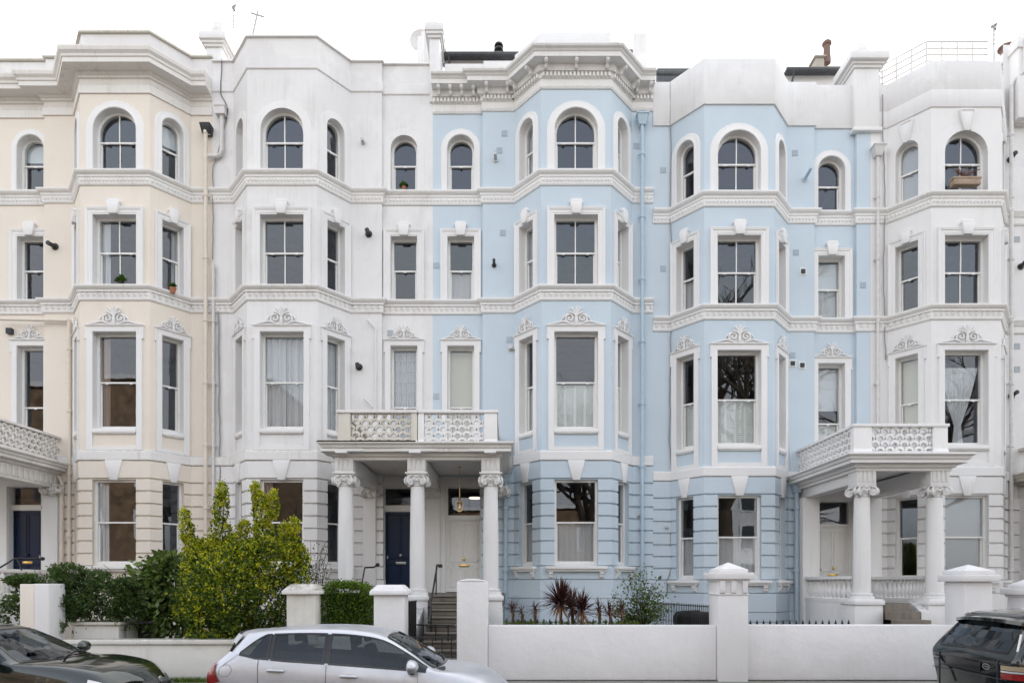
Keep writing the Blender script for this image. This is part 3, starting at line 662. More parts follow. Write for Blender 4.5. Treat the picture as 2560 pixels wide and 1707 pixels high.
# aerials and dish
def aerial(x,y,z,h,lean,label,tilt=0,n=7,Lb=.9):
    T=thing('tv_aerial',label,'aerial',(x,y,z)); m=MB(); tp=(x+lean,y,z+h); m.tube([(x,y,z),tp],.024,6); m.build('mast',M['steel'],T)
    m=MB(); d=Vector((cos(tilt),0,sin(tilt))); c=Vector(tp)-Vector((0,0,.12))
    if tilt<.5:
        for k in range(4): m.tube([c+Vector((-.42,.0,-.02-k*.14)),c+Vector((.42,-.1,-.06-k*.14))],.009,4)
        m.tube([c,c+Vector((0,0,-.55))],.02,5); m.tube([c+Vector((-.06,0,.1)),c+Vector((.08,0,.2)),c+Vector((.02,0,.02))],.05,6)
    else:
        e=Vector((sin(lean/h),0,cos(lean/h)))
        for k in range(9): q=c-e*(.16*k); m.tube([q+Vector((-.16,0,.03)),q+Vector((.16,0,-.03))],.010,4)
        m.tube([c+Vector((-.22,0,.06)),c+Vector((.22,0,-.08))],.03,4); m.tube([c+e*.15,c-e*1.5],.015,5)
    m.build('antenna_elements',M['steel'],T); return T
aerial(X(587,21.5),1.5,Z(140,21.5),Z(20,21.5)-Z(140,21.5),-.03,'tall straight television aerial with long side rods above the white house')
aerial(X(631,21.5),1.5,Z(90,21.5),Z(28,21.5)-Z(90,21.5),.17,'short leaning television aerial on the parapet of the white stained house',tilt=1)
T=thing('satellite_dish','pale satellite dish on the party wall between the white and the first blue house','satellite dish',(X(1054,23.6),3.6,Z(108,23.6)))
m=MB(); m.lathe([(.02,.10),(.2,.07),(.38,0),(.40,-.01),(.2,.08),(.02,.115)],(X(1054,23.6),3.5,Z(108,23.6)),20,'y'); m.build('dish',M['pipe_white'],T,smooth=50)
m=MB(); m.tube([(X(1054,23.6),3.6,Z(108,23.6)),(X(1064,23.6),3.6,Z(120,23.6)),(X(1064,23.6),3.0,Z(140,23.6))],.03,6); m.build('arm',M['steel'],T)
aerial(X(2502,21),1.3,17.6,1.5,0,'thin television aerial beside the chimney at the right edge')
# roof terrace railing
T=thing('roof_railing','thin grey metal railing round the roof terrace of the right white house','railing',(12.6,0,16.37))
rp=[(PX(2190)+.1,.35),(10.95,.35),(11.72,-.55),(13.45,-.55)]
m=MB(); posts=[]
for (a,b) in zip(rp[:-1],rp[1:]):
    for z in(16.62,16.80,16.98,17.17): m.tube([(a[0],a[1],z),(b[0],b[1],z)],.021,5)
m.build('rails',M['pipe_white'],T)
for a,b,n in((rp[0],rp[1],1),(rp[1],rp[2],3),(rp[2],rp[3],4)):
    for k in range(n): t=k/n; m=MB(); m.tube([(a[0]+(b[0]-a[0])*t,a[1]+(b[1]-a[1])*t,16.3),(a[0]+(b[0]-a[0])*t,a[1]+(b[1]-a[1])*t,17.19)],.024,5); m.build('post',M['pipe_white'],T)

# ------------------------------------------------------------------ pipes, vents, flues, cables
def pipe(H,x,y,z0,z1,r,mat,collars=(),name='drainpipe',top=None):
    m=MB(); m.tube([(x,y,z0),(x,y,z1)],r,10)
    n=int((z1-z0)/1.8)
    for k in range(n+1):
        z=z0+.4+k*1.8
        if z<z1: m.lathe([(r,0),(r*1.3,.01),(r*1.3,.09),(r,.10)],(x,y,z),10); m.box(x-r*2,x+r*2,y+r*.6,y+r+.02,z+.02,z+.07)
    if top=='hopper': m.hexa([(x-.09,y-.08,z1),(x+.09,y-.08,z1),(x+.09,y+.09,z1),(x-.09,y+.09,z1),(x-.16,y-.16,z1+.26),(x+.16,y-.16,z1+.26),(x+.16,y+.09,z1+.26),(x-.16,y+.09,z1+.26)]); m.box(x-.18,x+.18,y-.18,y+.09,z1+.261,z1+.30)
    return m.build(name,M[mat],H,smooth=40)
yp=-.10
pipe(HA,PX(521),yp-.08,0,Z(338,19.9),.055,'pipe_cream')
m=MB(); x=PX(523); z=Z(338,19.9); m.hexa([(x-.12,-.22,z),(x+.1,-.22,z),(x+.1,.0,z),(x-.12,.0,z),(x-.17,-.3,z+.25),(x+.14,-.3,z+.25),(x+.14,.0,z+.25),(x-.17,.0,z+.25)]); m.build('hopper',M['black'],HA,bevel=.01)
m=MB(); m.tube([(PX(558),yp,Z(290,19.9)),(PX(558),yp,Z(375,19.9)),(PX(554),yp,Z(387,19.9)),(PX(545),yp,Z(391,19.9)),(PX(523),yp-.04,Z(392,19.9))],.06,10); z=Z(290,19.9); m.box(PX(545),PX(569),-.22,-.0,z,z+.22); m.box(PX(543),PX(571),-.24,-.0,z+.22,z+.27); m.build('overflow_pipe',M['pipe_white'],HB,smooth=40)
pipe(HB,PX(537),yp,0,Z(660,19.9),.045,'pipe_white')
pipe(HC,PX(1603),yp-.06,1.2,Z(318,19.9),.055,'pipe_blue',top='hopper')
m=MB(); m.box(PX(1594),PX(1612),-.2,-.02,Z(296,19.9),Z(283,19.9)); m.build('rain_outlet',M['black'],HC)
pipe(HE,PX(2190),yp,0,Z(392,19.9),.045,'pipe_white',top='hopper')
pipe(HF,PX(2510)+.16,yp+.02,0,Z(215,19.9),.055,'pipe_white')
m=MB(); m.tube([(PX(2510)+.16,-.08,Z(215,19.9)),(PX(2528),-.1,Z(203,19.9)),(PX(2544),-.25,Z(190,19.9)),(PX(2544),-.3,Z(110,19.9))],.055,8); m.build('drainpipe',M['pipe_white'],HF,smooth=40)
pipe(HC,PX(1264),-.12,0,Z(1205,19.9),.06,'pipe_blue',top='hopper')
pipe(HD,PX(1986),-.16,.0,Z(1232,19.9),.065,'pipe_blue',top='hopper')
pipe(HA,PX(178),-.09,1.0,Z(800,19.9),.055,'pipe_cream'); 
m=MB(); m.tube([(PX(0),-.14,Z(799,19.9)),(PX(177),-.12,Z(802,19.9))],.045,8); m.build('waste_pipe',M['pipe_cream'],HA,smooth=40)
m=MB(); m.tube([(PX(140),-.12,Z(1185,19.9)),(PX(152),-.12,Z(1190,19.9)),(PX(161),-.12,Z(1205,19.9)),(PX(161),-.12,Z(1420,19.9))],.055,8); m.build('drainpipe',M['pipe_cream'],HA,smooth=40)
def vent(H,px,py,mat='grille',w=.17,y=None,D=20.0):
    m=MB(); x,z=X(px,D),Z(py,D); y=y if y is not None else D-20
    m.box(x-w/2,x+w/2,y-.012,y,z-w/2,z+w/2); m.cur=1
    for i in range(5):
        for j in range(5): cx=x-w/2+w*(i+.5)/5; cz=z-w/2+w*(j+.5)/5; m.box(cx-.012,cx+.012,y-.016,y-.011,cz-.012,cz+.012)
    m.build('air_vent',[M[mat],M['gdot']],H,norm=False)
for H,px,py in((HC,1147,346),(HC,1159,307),(HC,1155,535),(HC,1170,780),(HC,1462,336),(HD,1523,391),(HD,1523,617),(HD,1826,352),(HD,1828,580),(HD,1820,816),(HD,1982,655)): vent(H,px*1.0884,py*1.0884)
for H,px,py,D in((HC,1002,610,20.12),(HC,1002,910,20.12)): vent(H,px*1.0884,py*1.0884,D=D)
vent(HB,896*1.0884,765*1.0884,'vent_white',D=20.12)
for py in(550,795,848): vent(HF,2336*1.0884,py*1.0884,'vent_white',D=20.12)
def flue(H,px,py,D=20.0,r=.06,ln=.22,dx=0,dz=0,mat='black'):
    m=MB(); x,z=X(px*1.0884,D),Z(py*1.0884,D); y=D-20; m.lathe([(r*1.7,0),(r*1.7,-.02),(r,-.03)],(x,y,z),14,'y'); m.tube([(x,y,z),(x+dx,y-ln,z+dz)],r,12); m.lathe([(r*1.1,-ln),(r*1.1,-ln-.03),(r*.6,-ln-.035)],(x+dx,y,z+dz),12,'y'); m.build('flue_pipe',M[mat],H,smooth=40)
flue(HB,847,538); flue(HB,825,843); flue(HB,834,328,r=.04,ln=.15,mat='steel'); flue(HA,127,567,dx=-.05)
flue(HC,1138,368,mat='steel',r=.045,dz=.06); flue(HC,1135,610,r=.04,dz=.05); flue(HC,1174,800,mat='steel',r=.05,ln=.08); flue(HD,1848,413,mat='pipe_blue',r=.045,ln=.4,dx=.02,dz=.1)
flue(HC,1466,1184,mat='steel',r=.04,ln=.08); flue(HD,1530,1211,mat='steel',r=.045,ln=.06)
for px,py in((2320,368),(2344,613),(2323,910)): flue(HF,px,py,20.12,r=.055,ln=.25,dx=-.03,dz=.05)
def sqflue(H,px,py,D=20.0,mat='sash'):
    m=MB(); x,z=X(px*1.0884,D),Z(py*1.0884,D); y=D-20; m.box(x-.10,x+.10,y-.02,y,z-.10,z+.10); m.cur=1; m.box(x-.06,x+.06,y-.05,y-.02,z-.06,z+.06); m.build('boiler_flue',[M[mat],M['hole']],H)
sqflue(HD,1844,624); sqflue(HD,1820,835); sqflue(HD,1842,839)
m=MB(); m.box(X(28,20.12)-.08,X(28,20.12)+.08,-.0,.12,Z(829,20.1)-.08,Z(829,20.1)+.08); m.build('wall_vent',M['hole'],HA)
def cable(H,pts,r=.012,mat='steel',seed=0,name='cable'):
    R=random.Random(seed); P=[]
    for (a,b) in zip(pts[:-1],pts[1:]):
        n=max(2,int(abs(a[1]-b[1])/25))
        for k in range(n): t=k/n; P.append((PX(a[0]+(b[0]-a[0])*t+R.uniform(-1.5,1.5)),-.05,Z(a[1]+(b[1]-a[1])*t,20)))
    P.append((PX(pts[-1][0]),-.05,Z(pts[-1][1],20))); m=MB(); m.tube(P,r,5); m.build(name,M[mat],H,smooth=80)
M['cable']=plain('old_cable',(.33,.31,.31),rough=.7)
cable(HB,((548,780),(549,900),(552,1180),(550,1350)),.02,'cable',1)
cable(HB,((555,150),(555,240),(571,275),(566,310)),.012,'iron',2); cable(HB,((566,310),(545,390),(535,420),(533,650)),.014,'cable',3)
cable(HD,((1676,210),(1675,520),(1677,700),(1675,900),(1672,1100),(1678,1180)),.014,'cable',4); cable(HD,((1678,1180),(1676,1420),(1668,1450),(1666,1510)),.022,'cable',5)
cable(HE,((2203,240),(2210,500),(2206,700),(2212,900)),.016,'cable',6)
cable(HD,((1972,1085),(1975,1150),(1985,1230)),.012,'sash',7)
m=MB(); m.tube([(PX(920),-.05,Z(801)),(PX(940),-.05,Z(822)),(PX(940),-.05,Z(1030))],.025,6); m.tube([(PX(912),-.05,Z(996)),(PX(935),-.05,Z(1020)),(PX(935),-.05,Z(1040))],.02,6); m.build('waste_pipe',M['white'],HB,smooth=40)

# ------------------------------------------------------------------ porticos
def scale_panel(m,F,L,z0,z1,pitch=.235,row=.155,t=.07,edge=0):
    """pierced parapet of overlapping half rings"""
    ro,ri=pitch*.5+.014,pitch*.5-.042; j=0; z=z0-.02
    while z<z1-.02:
        off=(j%2)*pitch/2; n=int(L/pitch)+2
        for i in range(-1,n):
            cx=off+i*pitch; pts=[]
            N_=10; P=[]
            for k in range(N_+1):
                a=pi*k/N_; P.append((a,ro,ri))
            for (a,_,_),(b,_,_) in zip(P[:-1],P[1:]):
                q=[(cx+ro*cos(a),z+ro*1.15*sin(a)),(cx+ro*cos(b),z+ro*1.15*sin(b)),(cx+ri*cos(b),z+ri*1.1*sin(b)),(cx+ri*cos(a),z+ri*1.1*sin(a))]
                if all(0<=u<=L and z0-.05<=zz<=z1+.02 for u,zz in q): m.prism(F,q,-t/2,t/2)
        z+=row; j+=1
def ionic(m,x,y,z,w,diag=True):
    """capital, z = top of abacus"""
    m.hexa([(x-w*.60,y-w*.60,z-.05),(x+w*.60,y-w*.60,z-.05),(x+w*.60,y+w*.60,z-.05),(x-w*.60,y+w*.60,z-.05),(x-w*.64,y-w*.64,z),(x+w*.64,y-w*.64,z),(x+w*.64,y+w*.64,z),(x-w*.64,y+w*.64,z)])
    m.lathe([(w*.40,-.30),(w*.46,-.28),(w*.40,-.26),(w*.44,-.20),(w*.60,-.12),(w*.58,-.05)],(x,y,z),20)
    for k in range(12):
        a=2*pi*k/12; m.lathe([(.0,-.035),(.03,-.02),(.035,0),(.02,.03),(0,.035)],(x+w*.55*cos(a),y+w*.55*sin(a),z-.14),6)
    for sx in(-1,1):
        for sy in(-1,1):
            d=Vector((sx,sy,0)).normalized(); c=Vector((x,y,0))+d*w*.70; c.z=z-.17
            nrm=Vector((-d.y,d.x,0)); pts=[]
            for k in range(22):
                t=k/21; a=radians(100)-t*radians(560); r=(.105*(1-t)+.012)
                pts.append(c+d*(r*cos(a))+Vector((0,0,r*sin(a))))
            for s_ in(-.05,.05): m.tube([p+nrm*s_ for p in pts],.022,6)
            m.tube([c-nrm*.055,c+nrm*.055],.075,12)
            m.tube([c-nrm*.075,c+nrm*.075],.03,8)
        pass
    for sx,sy in((0,-1),(0,1),(-1,0),(1,0)): m.lathe([(0,-.05),(.04,-.02),(.04,.02),(0,.05)],(x+sx*w*.62,y+sy*w*.62,z-.05),7)
def column(T,x,y,zb,zt,r,mat='white',ped=None,plw=None):
    m=MB(); H_=zt-zb
    m.lathe([(r*.0,.14),(r*1.0,.15),(r*1.0,H_*.33),(r*.96,H_*.6),(r*.87,H_-.30),(0,H_-.30)],(x,y,zb),28)
    c=m.build('column',M[mat],T,smooth=40)
    m=MB(); m.lathe([(r*1.36,.0),(r*1.38,.03),(r*1.36,.06),(r*1.18,.075),(r*1.16,.09),(r*1.24,.11),(r*1.2,.135),(r*1.0,.15)],(x,y,zb),28); m.build('column_base',M[mat],c,smooth=40)
    m=MB(); ionic(m,x,y,zt,2*r*.95); m.build('capital',M[mat],c,smooth=40)
    if ped:
        w=plw or r*1.5
        m=MB(); m.box(x-w,x+w,y-w,y+w,ped,zb-.0); m.box(x-w-.03,x+w+.03,y-w-.03,y+w+.03,zb-.14,zb-.03); m.build('pedestal',M[mat],T,bevel=.01)
    return c
def slabprof(zs):  # moulded edge, profile offset from soffit line; zs = top of the slab
    return [(-.25,zs-.36),(-.02,zs-.36),(-.02,zs-.30),(.05,zs-.28),(.05,zs-.22),(.22,zs-.20),(.22,zs-.13),(.26,zs-.11),(.28,zs-.06),(.34,zs-.02),(.34,zs+.02),(-.3,zs+.05)]
# --- the shared double portico of the white and the first blue house
yF=-3.55; xs=(X(865,16.85),X(1044,16.85),X(1227,16.85)); zsl=5.22; zfl=1.60
PB=thing('portico','double portico with three scroll-capped columns and two fish-scale balconies','portico',((xs[0]+xs[2])/2,-1.8,0))
e=.22
pp=[(xs[0]-e,.0),(xs[0]-e,yF+.4-e),(xs[2]+e,yF+.4-e),(xs[2]+e,.0)]
yc=yF+.4
m=MB(); m.sweep(pp,slabprof(zsl)); m.box(xs[0]-e+.1,xs[2]+e-.1,yc-e+.1,.1,zsl-.2,zsl+.03); m.build('entablature',M['trim_old'],PB)
for x in xs: m=MB(); m.box(x-.19,x+.19,yc-.19,.1,zsl-.62,zsl-.25); m.build('soffit_beam',M['white'],PB,bevel=.01)
for x in xs:
    m=MB()
    m.box(x-.22,x+.22,yc-.22,yc+.22,zsl-.66,zsl-.30)
    for k in range(4):
        u=x-.16+k*.107; m.box(u-.03,u+.03,yc-.24,yc-.22,zsl-.60,zsl-.34)
    m.box(x-.27,x+.27,yc-.27,yc+.27,zsl-.70,zsl-.661)
    m.box(x-.50,x+.50,yc-.48,yc+.2,zsl-.205,zsl-.15); m.box(x-.14,x+.14,yc-.52,yc-.3,zsl-.25,zsl-.206)
    m.build('impost_block',M['white'],PB,bevel=.006)
for x in xs: column(PB,x,yc,zfl,zsl-.70,.19,'white',ped=.2)
m=MB(); m.box(xs[0]-.3,xs[2]+.3,yc-.28,.1,1.32,zfl-.002); m.build('porch_floor',M['stone'],PB)
for x0,x1 in((xs[0]-.27,xs[0]+.27),(xs[1]-.27,xs[1]+.27),(xs[2]-.27,xs[2]+.27)):
    m=MB(); m.box(x0,x1,yc+.3,.0,-.5,1.58); m.build('porch_side_wall',M['white'],PB,bevel=.01)
def balcony(T,x0,x1,y,yb,z0,z1,mat,capmat,posts,panels,left=True,right=True,extra=.0):
    F=lambda u,o,z:(x0+u,y-o,z); L=x1-x0
    for a,b in panels:
        p=MB(); G=lambda u,o,z,a=a:(a+u,y-o,z); scale_panel(p,G,b-a,z0+.10,z1-.07); p.build('fish_scale_panel',M[mat],T,norm=False)
    for a,b in posts:
        p=MB(); p.box(a,b,y-.09,y+.09,z0,z1-.06); p.hexa([(a-.03,y-.14,z0),(b+.03,y-.14,z0),(b+.03,y+.12,z0),(a-.03,y+.12,z0),(a,y-.091,z0+.16),(b,y-.091,z0+.16),(b,y+.09,z0+.16),(a,y+.09,z0+.16)]); p.build('post',M[mat],T,bevel=.006)
    for sx,on in((x0+.07,left),(x1-.07,right)):
        if on:
            p=MB(); G=lambda u,o,z,sx=sx:(sx+o,y+.1+u,z); scale_panel(p,G,yb-y-.1,z0+.10,z1-.07); p.build('fish_scale_panel',M[mat],T,norm=False)
            p=MB(); p.box(sx-.08,sx+.08,y+.13,yb,z1-.07,z1); p.box(sx-.06,sx+.06,y+.13,yb,z0,z0+.10); p.build('side_rail',M[mat],T,bevel=.006)
    p=MB(); p.box(x0-.03,x1+.03,y-.12,y+.12,z1-.07,z1); p.build('coping',M[capmat],T,bevel=.006)
    p=MB(); p.box(x0,x1,y-.07,y+.07,z0,z0+.10); p.build('bottom_rail',M[mat],T,bevel=.006)
yb_=yF+.62; Db=20+yb_
bz0,bz1=zsl+.05,Z(1027,Db)
balcony(PB,X(846,Db),X(1044,Db),yb_,.0,bz0,bz1,'mossy','trim_old',[(X(846,Db),X(878,Db)),(X(1028,Db),X(1044,Db)-.004)],[(X(878,Db),X(1028,Db))],right=False)
balcony(PB,X(1044,Db)+.035,X(1243,Db),yb_,.0,bz0,bz1,'white','white',[(X(1044,Db)+.035,X(1061,Db)),(X(1211,Db),X(1243,Db))],[(X(1061,Db),X(1211,Db))],left=False)
# --- portico of the second blue house
xe=(X(2154.7,16.75),X(2336,16.75)); ye=-3.25; zse=4.93
PE=thing('portico','white single portico with two scroll-capped columns, fish-scale balcony and baluster sides','portico',((xe[0]+xe[1])/2,-1.7,0))
pp=[(xe[0]-.28,.0),(xe[0]-.28,ye-.28),(xe[1]+.28,ye-.28),(xe[1]+.28,.0)]
m=MB(); m.sweep(pp,slabprof(zse)); m.box(xe[0]-.2,xe[1]+.2,ye-.2,.1,zse-.2,zse+.03); m.build('entablature',M['trim'],PE)
for x in xe: m=MB(); m.box(x-.17,x+.17,ye-.17,.1,zse-.62,zse-.25); m.build('soffit_beam',M['white'],PE,bevel=.01)
for x in xe:
    m=MB()
    m.box(x-.23,x+.23,ye-.23,ye+.23,zse-.68,zse-.30)
    for k in range(4): u=x-.16+k*.107; m.box(u-.03,u+.03,ye-.25,ye-.23,zse-.62,zse-.34)
    m.box(x-.45,x+.45,ye-.46,ye+.2,zse-.205,zse-.15)
    m.build('impost_block',M['white'],PE,bevel=.006)
for x in xe: column(PE,x,ye,1.5,zse-.68,.20,'white',ped=.2,plw=.34)
Db2=20+ye-.0
balcony(PE,X(2130,Db2),X(2364,Db2),ye+.0,.0,zse+.05,Z(1061,Db2),'white','white',[(X(2130,Db2),X(2175,Db2)),(X(2328,Db2),X(2364,Db2))],[(X(2175,Db2),X(2328,Db2))])
m=MB(); m.box(xe[0]+.05,xe[1]-.05,ye+.35,.1,.9,1.2); m.build('porch_floor',M['stone'],PE)
def baluster(T,x,y,z0,h,mat='white'):
    m=MB(); m.lathe([(.055,0),(.055,.05*h),(.03,.09*h),(.035,.13*h),(.065,.30*h),(.062,.40*h),(.035,.62*h),(.028,.78*h),(.045,.86*h),(.028,.90*h),(.055,.94*h),(.055,h)],(x,y,z0),10); return m.build('baluster',M[mat],T,smooth=50)
for x,sg in((xe[0],1),(xe[1],-1)):
    r=MB(); pts=[(x-sg*.0-sg*.18*sin(pi*t),ye+.25+(2.85)*t) for t in[k/8 for k in range(9)]]
    if sg<0: pts=pts
    for z0,z1,w in((1.98,2.06,.13),(1.40,1.48,.12),(.1,1.399,.11)):
        for a,b in zip(pts[:-1],pts[1:]): r.hexa([(a[0]-w,a[1],z0),(a[0]+w,a[1],z0),(b[0]+w,b[1],z0),(b[0]-w,b[1],z0),(a[0]-w,a[1],z1),(a[0]+w,a[1],z1),(b[0]+w,b[1],z1),(b[0]-w,b[1],z1)])
    r.build('balustrade_wall',M['white'],PE)
    n=15
    for k in range(n): t=(k+.5)/n; baluster(PE,x-sg*.18*sin(pi*t),ye+.25+2.85*t,1.48,.50)
for x in xe: m=MB(); m.box(x-.24,x+.24,-.42,.1,-.5,zse-.62); m.build('pilaster',M['white'],PE,bevel=.01)
# --- portico at the left edge
PA=thing('portico','weathered white portico with fish-scale balcony, cut off by the left edge','portico',(-14.5,-1.7,0))
xr_=-13.22; ya=-3.0
pp=[(xr_-3,ya),(xr_+.1,ya),(xr_+.1,.0)]
m=MB(); m.sweep(pp,slabprof(5.30)); m.box(xr_-3,xr_,ya+.1,.1,5.1,5.33); m.build('entablature',M['trim_old'],PA)
m=MB(); m.box(xr_-.28,xr_+.06,ya+.05,.1,4.62,5.05); m.box(xr_-3,xr_-.28,ya+.05,ya+.4,4.62,5.05); 
for k in range(14): y=ya+.25+k*.21; m.box(xr_+.06,xr_+.09,y,y+.12,4.70,5.0)
m.build('soffit_beams',M['trim_old'],PA,bevel=.008)
balcony(PA,xr_-3,xr_+.1,ya+.15,.0,5.35,6.12,'trim_old','trim_old',[],[(xr_-2.5,xr_-.3)],left=False)
for x in(xr_-.13,xr_-1.6): column(PA,x,ya+.25,1.6,4.62,.19,'trim_worn',ped=.1)
m=MB(); m.box(X(107,19.9),X(145,19.9),-.14,.1,-.5,4.40); m.build('pilaster',M['white'],PA,bevel=.01)
m=MB(); ionic(m,X(126,19.7),-.1,4.70,.40); m.build('capital',M['trim_old'],PA,smooth=40)
m=MB(); m.box(xr_-3,xr_+.1,ya,.1,1.3,1.6); m.box(xr_-.2,xr_+.1,ya,.1,-.5,1.3); m.build('porch_floor',M['white'],PA)
m=MB(); m.box(xr_-3,xr_+.12,ya-.02,ya+.22,2.15,2.25); m.box(xr_-.1,xr_+.12,ya+.22,-.0,2.15,2.25); m.build('balustrade_rail',M['trim_old'],PA,bevel=.008)
for k in range(9): baluster(PA,xr_-1.5+k*.19,ya+.1,1.6,.55,'trim_worn')
for k in range(9): baluster(PA,xr_,ya+.45+k*.26,1.6,.55,'trim_worn')

PF=thing('portico','stained grey portico with fish-scale parapet, only its side seen at the right edge','portico',(16,-1.2,0))
xf=14.78
m=MB(); m.sweep([(xf,.1),(xf,-2.4),(xf+2.6,-2.4)],slabprof(5.0)); m.box(xf+.1,xf+2.6,-2.3,.1,4.8,5.03); m.build('entablature',M['mossy'],PF)
m=MB(); G=lambda u,o,z:(xf+.12+o,-2.2+u,z); scale_panel(m,G,2.2,5.12,5.72); m.box(xf+.02,xf+.22,-2.3,.1,5.72,5.8); m.build('fish_scale_panel',M['mossy'],PF,norm=False)
m=MB(); m.box(xf+.02,xf+.3,-2.3,.1,4.35,4.7); m.build('soffit_beam',M['trim_old'],PF)
m=MB(); m.box(xf+.0,xf+.36,-.25,.1,.2,4.35); m.build('pilaster',M['trim_worn'],PF)
column(PF,xf+.25,-2.1,1.5,4.35,.19,'trim_worn',ped=.1)
# doors (parts of their houses)
door(HA,X(68,20.3),1.6,Z(1276,20.3),Z(1262,20.3),Z(1218,20.3),.88,'navy',letter='brass',knob='black')
door(HB,X(1002,20.3),1.6,Z(1279,20.3),Z(1263,20.3),Z(1221,20.3),.92,'navy',letter='steel',knob='steel',hinge=-1)
door(HC,X(1160,20.3),1.62,Z(1301,20.3),Z(1288,20.3),Z(1220,20.3),.94,'sash',hinge=1)
door(HD,X(2083,20.3),1.3,Z(1318,20.3),Z(1310,20.3),Z(1247,20.3),.88,'sash',hinge=-1)
# pilasters and reeded band beside the doors
m=MB(); m.box(X(909,20),X(941,20),-.12,.119,1.6,4.38); m.build('door_pilaster',M['white'],PB,bevel=.008)
m=MB()
m.box(X(1064,20.05),X(1100,20.05),.0,.119,1.6,4.38); m.build('door_pilaster',M['white'],PB,bevel=.008)
m=MB(); ionic(m,X(925,19.9),-.02,4.62,.36); m.build('capital',M['white'],PB,smooth=40)
m=MB(); ionic(m,X(1082,20),.04,4.62,.36); m.build('capital',M['white'],PB,smooth=40)
m=MB(); ionic(m,X(1251,19.6),-.35,4.62,.34); m.build('capital',M['white'],PB,smooth=40)
m=MB(); m.box(xs[0]-.1,xs[2]+.1,.04,.118,4.72,4.95)
for k in range(46): x=xs[0]+k*.075; m.box(x,x+.035,.02,.04,4.74,4.93)
m.build('reeded_frieze',M['white'],PB)
m=MB(); m.box(X(909,20)-.02,X(1204,20)+.1,.05,.1185,-.5,1.6); m.build('porch_back_wall',M['white'],PB)

def lining(T,xc,w,z1,x0,x1,zt,mat='white',z0=-.4):
    m=MB(); a,b=xc-w/2,xc+w/2
    for u0,u1 in((x0,a),(b,x1)): m.box(u0,u1,.058,.119,z0,zt)
    m.box(a,b,.058,.119,z1,zt)
    m.box(a,a+.012,.119,.40,1.2,z1); m.box(b-.012,b,.119,.40,1.2,z1); m.box(a,b,.119,.40,z1-.012,z1)
    m.build('porch_back_wall',M[mat],T)
lining(PB,X(1160,20.12),1.12,4.70,X(1101,20.1),xs[2]+.35,4.98)
lining(PE,X(2083,20.12),1.12,ZD(4.70),xe[0]+.25,xe[1]+.0,4.9)
lining(PA,X(68,20.12),1.12,4.70,xr_-2.5,X(107,20),5.0)
m=MB(); m.sweep([(xs[0]-e,.0),(xs[0]-e,yF+.4-e),(xs[1]+.02,yF+.4-e)],[(.20,zsl+.022),(.345,zsl+.004),(.347,zsl+.028),(.30,zsl+.05),(.2,zsl+.05)]); m.build('moss_growth',plain('moss',(.07,.065,.03),rough=1,var=.6,vscale=14,bump=1),PB)
# hanging lantern in the blue-house half of the porch
lx,ly,lz=X(1149,18.3),-1.7,Z(1258,18.3)
T=thing('hanging_lantern','small brass lantern hanging by a rod in front of the fanlight over the white door','lantern',(lx,ly,lz-.2))
m=MB(); m.tube([(lx,ly,lz+.15),(lx,ly,4.98)],.008,6); m.lathe([(.05,0),(.05,.02),(.01,.03)],(lx,ly,4.95),12); m.build('rod',M['brass'],T)
m=MB()
for k in range(6): a=2*pi*k/6; m.tube([(lx+.05*cos(a),ly+.05*sin(a),lz-.20),(lx+.11*cos(a),ly+.11*sin(a),lz),(lx+.03*cos(a),ly+.03*sin(a),lz+.12)],.006,5)
m.lathe([(.02,-.24),(.055,-.21),(.055,-.195),(.02,-.19)],(lx,ly,lz),10); m.lathe([(.11,0),(.115,.01),(.11,.02)],(lx,ly,lz-.01),12); m.lathe([(.03,.12),(.035,.14),(.01,.17)],(lx,ly,lz),10); m.build('frame',M['brass'],T)
m=MB(); m.lathe([(.02,-.14),(.03,-.10),(.02,-.04),(.0,-.03)],(lx,ly,lz),8); m.build('bulb',plain('bulb',(.9,.8,.6),emit=((1,.75,.4),.04)),T)
# ceiling light seen through the fanlight
T=thing('ceiling_light','lit oval ceiling light in the hall, seen through the fanlight of the white door','ceiling light',(X(1187,21.5),1.5,Z(1245,21.5)))
m=MB(); m.lathe([(.0,0),(.17,.01),(.19,.03),(.17,.05),(0,.06)],(X(1187,21.5),1.5,Z(1247,21.5)),20); m.build('diffuser',plain('lit_diffuser',(.9,.8,.6),emit=((1,.85,.6),.4)),T,smooth=40)
# window sill plants, pots, planter box
def plantpot(px,py,D,label,potm,r,h,leafc,n,lr):
    x,y,z=X(px,D),D-20,Z(py,D); T=thing('potted_plant',label,'potted plant',(x,y,z))
    m=MB(); m.lathe([(r*.7,0),(r,h*.8),(r*1.12,h*.82),(r*1.12,h),(r*.9,h),(r*.8,h*.85)],(x,y,z),14); m.build('pot',M[potm],T,smooth=40)
    R=random.Random(int(px)); m=MB()
    for k in range(n):
        a=R.uniform(0,2*pi); e=R.uniform(.1,1.3); l=lr*R.uniform(.6,1.1); d=Vector((cos(a)*cos(e),sin(a)*cos(e)*.6,sin(e))); b=Vector((x,y,z+h)); c=b+d*l; w=Vector((-sin(a),cos(a),0))*lr*.35+Vector((0,0,.02))
        m.add([b,c-d*l*.4+w,c,c-d*l*.4-w],[(0,1,2),(0,2,3)])
    m.build('leaves',M[leafc],T,norm=False)
M['leaf_pot']=leafmat('pot_plant_leaf',(.02,.05,.012),(.04,.10,.02),(.10,.20,.03))
plantpot(303,713,19.0,'bushy green plant in a dark pot on the centre sill of the cream bay','black',.07,.10,'leaf_pot',60,.20)
plantpot(432,733,19.4,'green plant in a terracotta pot on the angled sill of the cream bay','terracotta',.085,.15,'leaf_pot',50,.17)
plantpot(1010,474,20.2,'small leafy plant behind the arched side window of the white stained house','terracotta',.06,.08,'leaf_pot',40,.17)
x,y,z=X(2413,18.98),-1.02,12.84
